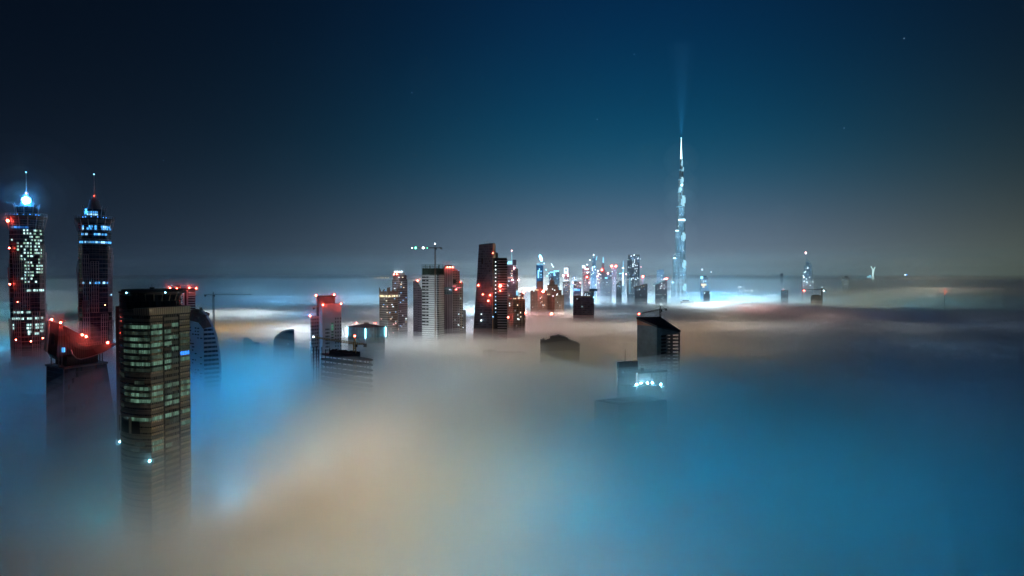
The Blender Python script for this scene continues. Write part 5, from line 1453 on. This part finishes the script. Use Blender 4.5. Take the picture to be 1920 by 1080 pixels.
sky_tower('plain blue box tower with paler left strip near the supertall tower', 2900, 'blue', [(1234.5, 1244.5, 506), (1231, 1234.4, 507)], wins=(2, 15))
sky_tower('low blue block with long slanted roof and red lamp at its high end', 2200, 'blue', [(1228.5, 1251, 528)], slant=(534.5, 524.5), lamps=((1250, 522.5, ('red', 30), 1.4), (1246, 523.5, ('pink', 16), .9)), wins=(6, 10), name='slant_roofed_block', cat='building')
sky_tower('stepped glass block glittering at its foot above the dark low one', 1750, 'dark', [(1095, 1114, 548), (1105, 1120, 541.5)], lamps=((1103.5, 557, Wb, 1), (1113.5, 557.5, Cb, 1), (1106, 557.5, Wb, .7)), wins=(10, 8), name='stepped_glass_block', cat='building')
t = sky_tower('dark low block with flat roof sinking in blue fog', 1400, 'dark', [(1074.5, 1111, 557.5), (1111.1, 1114, 567)], horns=((1082, 557, 1081, 553.5, .5, 'white', 0), (1086, 557, 1088, 554, .5, 'white', 0)), name='low_dark_block', cat='building')
sky_tower('round sided tower with white lit crown and yellow lit waist beyond the supertall tower', 2500, 'dark', [(1313, 1327, 521), (1314, 1325, 517)], spire=(1316.5, 517, 507, .6, 0), lamps=((1316.5, 505.5, Wb, 1.2), (1333.5, 510, ('white', 6), .8), (1320.5, 549, Wb, .9), (1332, 549.5, Wb, 1)), strips=((1313.5, 1318, 518.5, 523, ('cyan', 2.4, False)), (1315, 1324, 532, 535.5, ('warm', 1.6, False)), (1317, 1321, 537, 539, ('warm', 1.2, False))), wins=(6, 20))
sky_tower('small curved dark roof beside the round sided tower', 2300, 'dark', [(1319, 1331, 547)], lamps=((1321, 549.5, Wb, .8),), name='low_dark_block', cat='building')
t = sky_tower('dark low roof with plant boxes poking from white fog below the supertall tower', 1900, 'dark', [(1276, 1301, 567), (1280, 1292, 563)], name='low_dark_block', cat='building', wins=(2, 3))
sky_tower('tiny dark roof with a red lamp beyond the white glow', 2300, 'dark', [(1464, 1478, 545.5), (1467, 1472, 543)], lamps=((1469, 542.5, ('pink', 16), 1.0),), name='low_dark_block', cat='building')
sky_tower('twin pointed dark tower with slim side mast far out', 3600, 'dark', [(1579.5, 1592.5, 521), (1583, 1590, 517.5)], horns=((1585, 519, 1585, 514, .6, 'cyan', 0), (1588.5, 519, 1588.5, 513.5, .6, 'cyan', 0), (1579.2, 535, 1579.2, 509.5, .5, 'cyan', 0)), wins=(4, 14))
sky_tower('tiny far block on the horizon between white glow and fin tower', 6500, 'dark', [(1463, 1468, 513)], name='low_dark_block', cat='building')

def fin_tower():
    Y = 2700.0; s = Y / F
    t = thing('fin_tower', 'stepped hotel tower embraced by a tall curved fin with spire', 'tower', (Xat(1513, 540, Y), Y + 14, 0))
    for i, (a, b, y, nm) in enumerate(((1503, 1525, 526, 'wall'), (1505, 1521.5, 508.5, 'middle_storeys'), (1507, 1520, 498, 'upper_storeys'), (1509.5, 1518, 490.5, 'top_storeys'))):
        z0 = 0 if i == 0 else Zat((0, 526, 508.5, 498)[i], Y)
        m = MB(); m.prism(front_plan(a, b, Y + i * 3, (b - a) * s * .7), z0, Zat(y, Y)); m.build(nm, SKYG['blue' if i else 'grey'], t)
        l = MB(); l.prism(front_plan(a, b, Y + i * 3 - .8, 1.5), Zat(y, Y) - 1.6, Zat(y, Y)); l.build('cornice', em(('cyan', .25, False)), t)
    fi = MB(); pts = [(1511, 486), (1515.5, 488.5), (1519.5, 494), (1522, 502), (1523, 512), (1522.5, 530)]
    q = [W(x, y, Y - 4) for x, y in pts]
    for i in range(len(q) - 1): fi.bar(q[i], q[i + 1], 2.6)
    fi.build('curved_fin', wall_mat('fin_metal', (.25, .32, .36), .4), t)
    sp = MB(); sp.bar(W(1511.2, 498, Y - 4), W(1511, 475, Y - 4), 1.6, .8); sp.build('spire', steel, t)
    lampball(t, 'beacon', W(1511, 474, Y - 4), 1.4 * s, ('pink', 14)); 
    for (x, y) in ((1508, 527.5), (1513, 529), (1524.3, 528), (1514.5, 502.5), (1507, 519.5)): lampball(t, 'facade_lamp', W(x, y, Y - 8), 1.0 * s, ('white', 5))
    spot_windows(t, Y - 2, [(1506, 517), (1508, 520), (1510.5, 509), (1515, 515), (1518, 520), (1506.5, 535), (1512, 533), (1519, 535), (1509, 511), (1512, 523)], 1.3, 1.6, [lw[0], lw[3]], 2)
    lampball(t, 'beacon', W(1507.5, 545, Y - 14), 1.3 * s, ('red', 16))
fin_tower()
def dome_site():
    Y = 2000.0; s = Y / F
    t = thing('domed_building', 'grey domed roof in the fog under a crane', 'building', (Xat(1530, 560, Y), Y + 12, 0))
    c = W(1530, 562, Y + 12); z = Zat(561, Y)
    m = MB(); m.lathe(c.x, c.y, [(9.2 * s, 0), (9.2 * s, z), (8.8 * s, z + 5 * s), (7.4 * s, z + 7.2 * s), (4.5 * s, z + 8.2 * s), (1 * s, z + 8.6 * s)], 20); m.build('wall', wall_mat('dome_concrete', (.12, .12, .12), .8), t)
    r = MB(); 
    for i in range(10):
        a = 2 * math.pi * i / 10; r.bar((c.x + 9.4 * s * math.cos(a), c.y + 9.4 * s * math.sin(a), z), (c.x + 7.6 * s * math.cos(a), c.y + 7.6 * s * math.sin(a), z + 7.4 * s), .8)
    r.build('dome_rib', dark_metal, t)
    crane('tower_crane', 'far tower crane with white floodlit cab over the grey dome', W(1541, 543.5, Y - 12), 0, W(1514, 543, Y - 20), W(1549, 544.5, Y - 10), s, dark_metal, lamps=((W(1544.5, 545, Y - 16), ('white', 9), 1.3), (W(1541, 538.5, Y - 12), ('white', 6), .8)))
dome_site()
def y_sculpture():
    Y = 9000.0; s = Y / F; q = 2.5
    t = thing('branching_tower', 'white floodlit landmark branching like a letter Y on the horizon', 'landmark', (Xat(1636, 520, Y), Y, 0))
    em_ = emit_mat('glowing_white_skin', (.62, .95, .95), 1.3, False)  # floodlight on the landmark put in as a skin that glows
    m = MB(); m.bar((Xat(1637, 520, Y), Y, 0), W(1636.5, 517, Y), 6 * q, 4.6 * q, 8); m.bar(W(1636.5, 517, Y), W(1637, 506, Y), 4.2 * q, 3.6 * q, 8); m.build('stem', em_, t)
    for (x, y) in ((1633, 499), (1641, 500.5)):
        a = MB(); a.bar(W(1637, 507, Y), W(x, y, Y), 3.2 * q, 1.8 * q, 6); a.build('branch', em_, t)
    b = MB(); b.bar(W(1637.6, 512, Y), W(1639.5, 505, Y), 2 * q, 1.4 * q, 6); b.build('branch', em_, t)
    for (x, y) in ((1627.5, 519.5), (1631, 517.5), (1632, 520)): lampball(t, 'floodlight', W(x, y, Y - 4), 1.1 * s, ('cyan', 6))
y_sculpture()

# ---------------------------------------------------------------- the supertall tower: three lobed, setbacks in a spiral
def supertall():
    Y = 2866.0; s = Y / F
    cx = Xat(1276.5, 540, Y + 20); cy = Y + 20
    t = thing('supertall_tower', 'immensely tall slender white lit tower with spiralling setbacks and needle spire', 'tower', (cx, cy, 0))
    base = grid_mat('silver_glass', (.12, .16, .19), (.05, .08, .11), 2.6, 4.0, .6, .7, lit=.12, litcol=(.45, .85, 1), litcol2=(.7, .95, 1), strength=1.1, rough=.3)
    bright = emit_mat('flood_glow_bright', (.6, .92, 1), 3.4, False)  # floodlight put into the steel as its own glow
    soft = emit_mat('flood_glow_soft', (.4, .8, 1), .9, False)
    dim = emit_mat('flood_glow_dim', (.2, .5, .62), .22, False)
    X = lambda px: Xat(px, 540, Y)
    # core, then tubes (left / right / front lobes), each ending at its own height
    tubes = [  # x left, x right, top y, depth offset
        (1259.5, 1268, 528, 6), (1262.5, 1272, 484, 2), (1267, 1276, 433, 4), (1279, 1290.5, 548, 4), (1279, 1288, 503, 2), (1280, 1286.5, 448, 5),
        (1270.5, 1279, 387, 0), (1276, 1285, 367, 1), (1271, 1277.5, 360, 3), (1272.5, 1279, 336, 5), (1276, 1282, 345, 2), (1274, 1280, 318, 6), (1276.3, 1281, 320, 4), (1275, 1279.7, 298, 6),
        (1269, 1288, 545, 9), (1270, 1285.5, 432, 9), (1271, 1284.5, 387, 10), (1273, 1282.5, 350, 10)]
    for (a, b, y, dz) in tubes:
        r = (b - a) / 2 * s; m = MB()
        x = X((a + b) / 2); yy = Y + dz + r
        z = Zat(y, Y)
        pl = lambda k: [(x + r * k * math.cos(2 * math.pi * i / 12), yy + r * k * math.sin(2 * math.pi * i / 12)) for i in range(12)]
        m.prism(pl(1.0), 0, z); tu = m.build('tube', base, t)
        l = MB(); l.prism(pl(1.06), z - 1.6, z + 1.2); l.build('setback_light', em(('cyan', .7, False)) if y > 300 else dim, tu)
    sp = MB()
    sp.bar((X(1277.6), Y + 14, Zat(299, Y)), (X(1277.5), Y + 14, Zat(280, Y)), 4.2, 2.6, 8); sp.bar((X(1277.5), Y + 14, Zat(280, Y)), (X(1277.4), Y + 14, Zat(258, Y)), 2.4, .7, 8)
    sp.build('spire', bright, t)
    # floodlight on the tubes put in as panels that glow themselves
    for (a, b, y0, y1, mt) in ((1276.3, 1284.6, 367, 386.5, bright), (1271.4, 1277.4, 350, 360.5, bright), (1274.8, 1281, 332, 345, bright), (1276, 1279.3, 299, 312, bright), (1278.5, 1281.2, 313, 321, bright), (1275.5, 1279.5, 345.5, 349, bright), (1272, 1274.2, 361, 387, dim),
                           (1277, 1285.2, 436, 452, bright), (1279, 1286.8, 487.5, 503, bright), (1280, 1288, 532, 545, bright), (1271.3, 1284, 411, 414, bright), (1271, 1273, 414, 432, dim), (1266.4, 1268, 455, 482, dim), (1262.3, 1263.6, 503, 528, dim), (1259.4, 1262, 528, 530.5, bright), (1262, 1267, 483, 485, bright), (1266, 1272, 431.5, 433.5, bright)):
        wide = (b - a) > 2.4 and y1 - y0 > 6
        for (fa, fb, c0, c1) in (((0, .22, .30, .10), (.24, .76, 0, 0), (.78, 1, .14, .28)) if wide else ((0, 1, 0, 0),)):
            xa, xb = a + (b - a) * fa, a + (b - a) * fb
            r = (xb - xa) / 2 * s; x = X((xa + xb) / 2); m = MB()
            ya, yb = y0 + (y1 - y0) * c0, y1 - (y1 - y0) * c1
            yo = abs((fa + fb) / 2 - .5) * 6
            m.prism([(x + r * math.cos(math.pi + math.pi * i / 8), Y - 1.0 + yo + r * .6 * math.sin(math.pi + math.pi * i / 8)) for i in range(9)], Zat(yb, Y), Zat(ya, Y)); m.build('flood_glow_panel', mt if not wide or fa > .3 and fb < .7 else soft, t)
    for (x, y, k) in ((1278, 399, 10), (1275, 420, 8), (1266, 475, 7), (1282, 468, 7), (1280, 512, 8)): 
        spot_windows(t, Y - 3, [(x + rr, y + (rr * 7) % 5) for rr in (-3, -.5, 2)], 1.0, .8, [lw[0], lw[3]], k)
    lampball(t, 'spire_light', (X(1277.4), Y + 14, Zat(257.5, Y)), 1.1 * s, ('cyan', 4))
    # lamps on the setbacks that wash the facade
    for (x, y, kw) in ((1281, 392, 160), (1272, 366, 120), (1279, 350, 100), (1267, 440, 130), (1283, 460, 130), (1262, 490, 130), (1283, 510, 130), (1260, 535, 140), (1284, 548, 160), (1276, 418, 100)):
        p = W(x, y, Y - 24); lamp('facade_flood', p, (.35, .75, 1), kw * 450, 3)
    for py in (300, 350, 385, 440, 495, 535): glow_air(W(1277, py, Y - 10), 75, .00022)  # added air that gives the tower its soft glow
    # the beam that leaves the top, and cones of air added to make it show
    b = bpy.data.lights.new('sky_beam', 'SPOT'); b.energy = 2.8e7; b.color = (.03, .42, 1); b.spot_size = R(22); b.spot_blend = 1.0; b.shadow_soft_size = 3
    bo = bpy.data.objects.new('sky_beam', b); COL.objects.link(bo); zb = Zat(256, Y); bo.location = (X(1277.4), Y + 14, zb); bo.rotation_euler = (R(180), 0, 0)
    for (k, dn) in ((1.0, .00005), (.55, .00008)):
        bm_ = MB(); bm_.lathe(X(1277.4), Y + 14, [(5 * k, zb + 4), (34 * k, zb + 130), (52 * k, zb + 270), (64 * k, zb + 395)], 20)
        o = bm_.build('glow_air', volume_mat('beam_air', dn, (.95, .95, .95), 0.0)); o['kind'] = 'stuff'; o['label'] = 'added cone of air that shows the upward beam over the supertall tower'
supertall()

# ---------------------------------------------------------------- small lamps on masts far out
rg = random.Random(21)
for (x, y, k) in ((703, 521.5, 'warm'), (709, 521, 'warm'), (714, 520.5, 'warm'), (718, 521.5, 'warm'), (723, 521, 'warm'), (728, 521.5, 'warm'), (743, 523, 'white'), (667, 528.5, 'white'), (768, 527, 'warm'), (775, 526, 'warm'), (779, 524.5, 'warm'), (787, 523, 'warm'), (864, 527.5, 'green'), (869, 530, 'warm'), (876, 534, 'warm'), (883, 532, 'green'), (881, 528.5, 'white'), (871, 526.5, 'warm'),
                  (1697, 515.5, 'white'), (1700, 515, 'blue'), (1385, 538.5, 'white'), (1389, 538, 'white'), (1394, 537.5, 'white'), (1387, 546, 'white'), (1397, 545, 'white'), (1402, 545, 'white'), (1410, 545, 'white'), (1356, 549, 'white'), (1360, 548.5, 'white'), (1367, 550, 'white'), (1440, 551, 'white'), (1448, 555, 'white'), (1455, 553, 'white'), (1452, 554, 'white'), (1436, 556, 'pink'), (1704, 529, 'blue')):
    Y = 4800 if y < 535 else 2900
    if x > 1690: Y = 5200
    p = W(x, y, Y); s = Y / F
    near_ = 'the distant shore' if Y > 4000 else 'the white glow'
    t = thing('floodlight_mast', {'warm': 'far mast with a small yellowish lamp twinkling over the fog near the horizon', 'green': 'far mast with a small greenish lamp twinkling behind the purplish stepped tower', 'blue': 'far mast with a blue lamp by the pale glow on the horizon', 'pink': 'mast with a pinkish lamp at the rim of the brilliant white fog glow', 'white': 'mast with a white lamp beside the brilliant white fog glow' if Y < 4000 else 'far mast with a small white lamp on the horizon of fog'}[k],
              'mast', (p.x, p.y, 0), {'warm': 'yellow lamps on far masts', 'green': 'green lamps on far masts', 'blue': 'blue lamps on far masts', 'pink': 'pink lamps on far masts', 'white': 'white lamps round the glow' if Y < 4000 else 'white lamps on far masts'}[k])
    m = MB(); m.bar((p.x, p.y, 0), (p.x, p.y, p.z), .8, .5, 6); m.build('pole', dark_metal, t)
    lampball(t, 'lamp', p, rg.uniform(.7, 1.15) * s, (k, 5 if Y > 4000 else 9))
# ---------------------------------------------------------------- render settings
S.render.engine = 'CYCLES'
S.view_settings.view_transform = 'Standard'
S.view_settings.look = 'None'
S.view_settings.exposure = 0.0
S.view_settings.gamma = 1.0
c = S.cycles
c.max_bounces = 10
c.diffuse_bounces = 2
c.glossy_bounces = 2
c.transmission_bounces = 2
c.volume_bounces = 5
c.transparent_max_bounces = 64
c.use_denoising = True
c.sample_clamp_indirect = 150.0
c.caustics_reflective = False
c.caustics_refractive = False
c.adaptive_threshold = 0.02
c.adaptive_min_samples = 40
c.time_limit = 1050.0
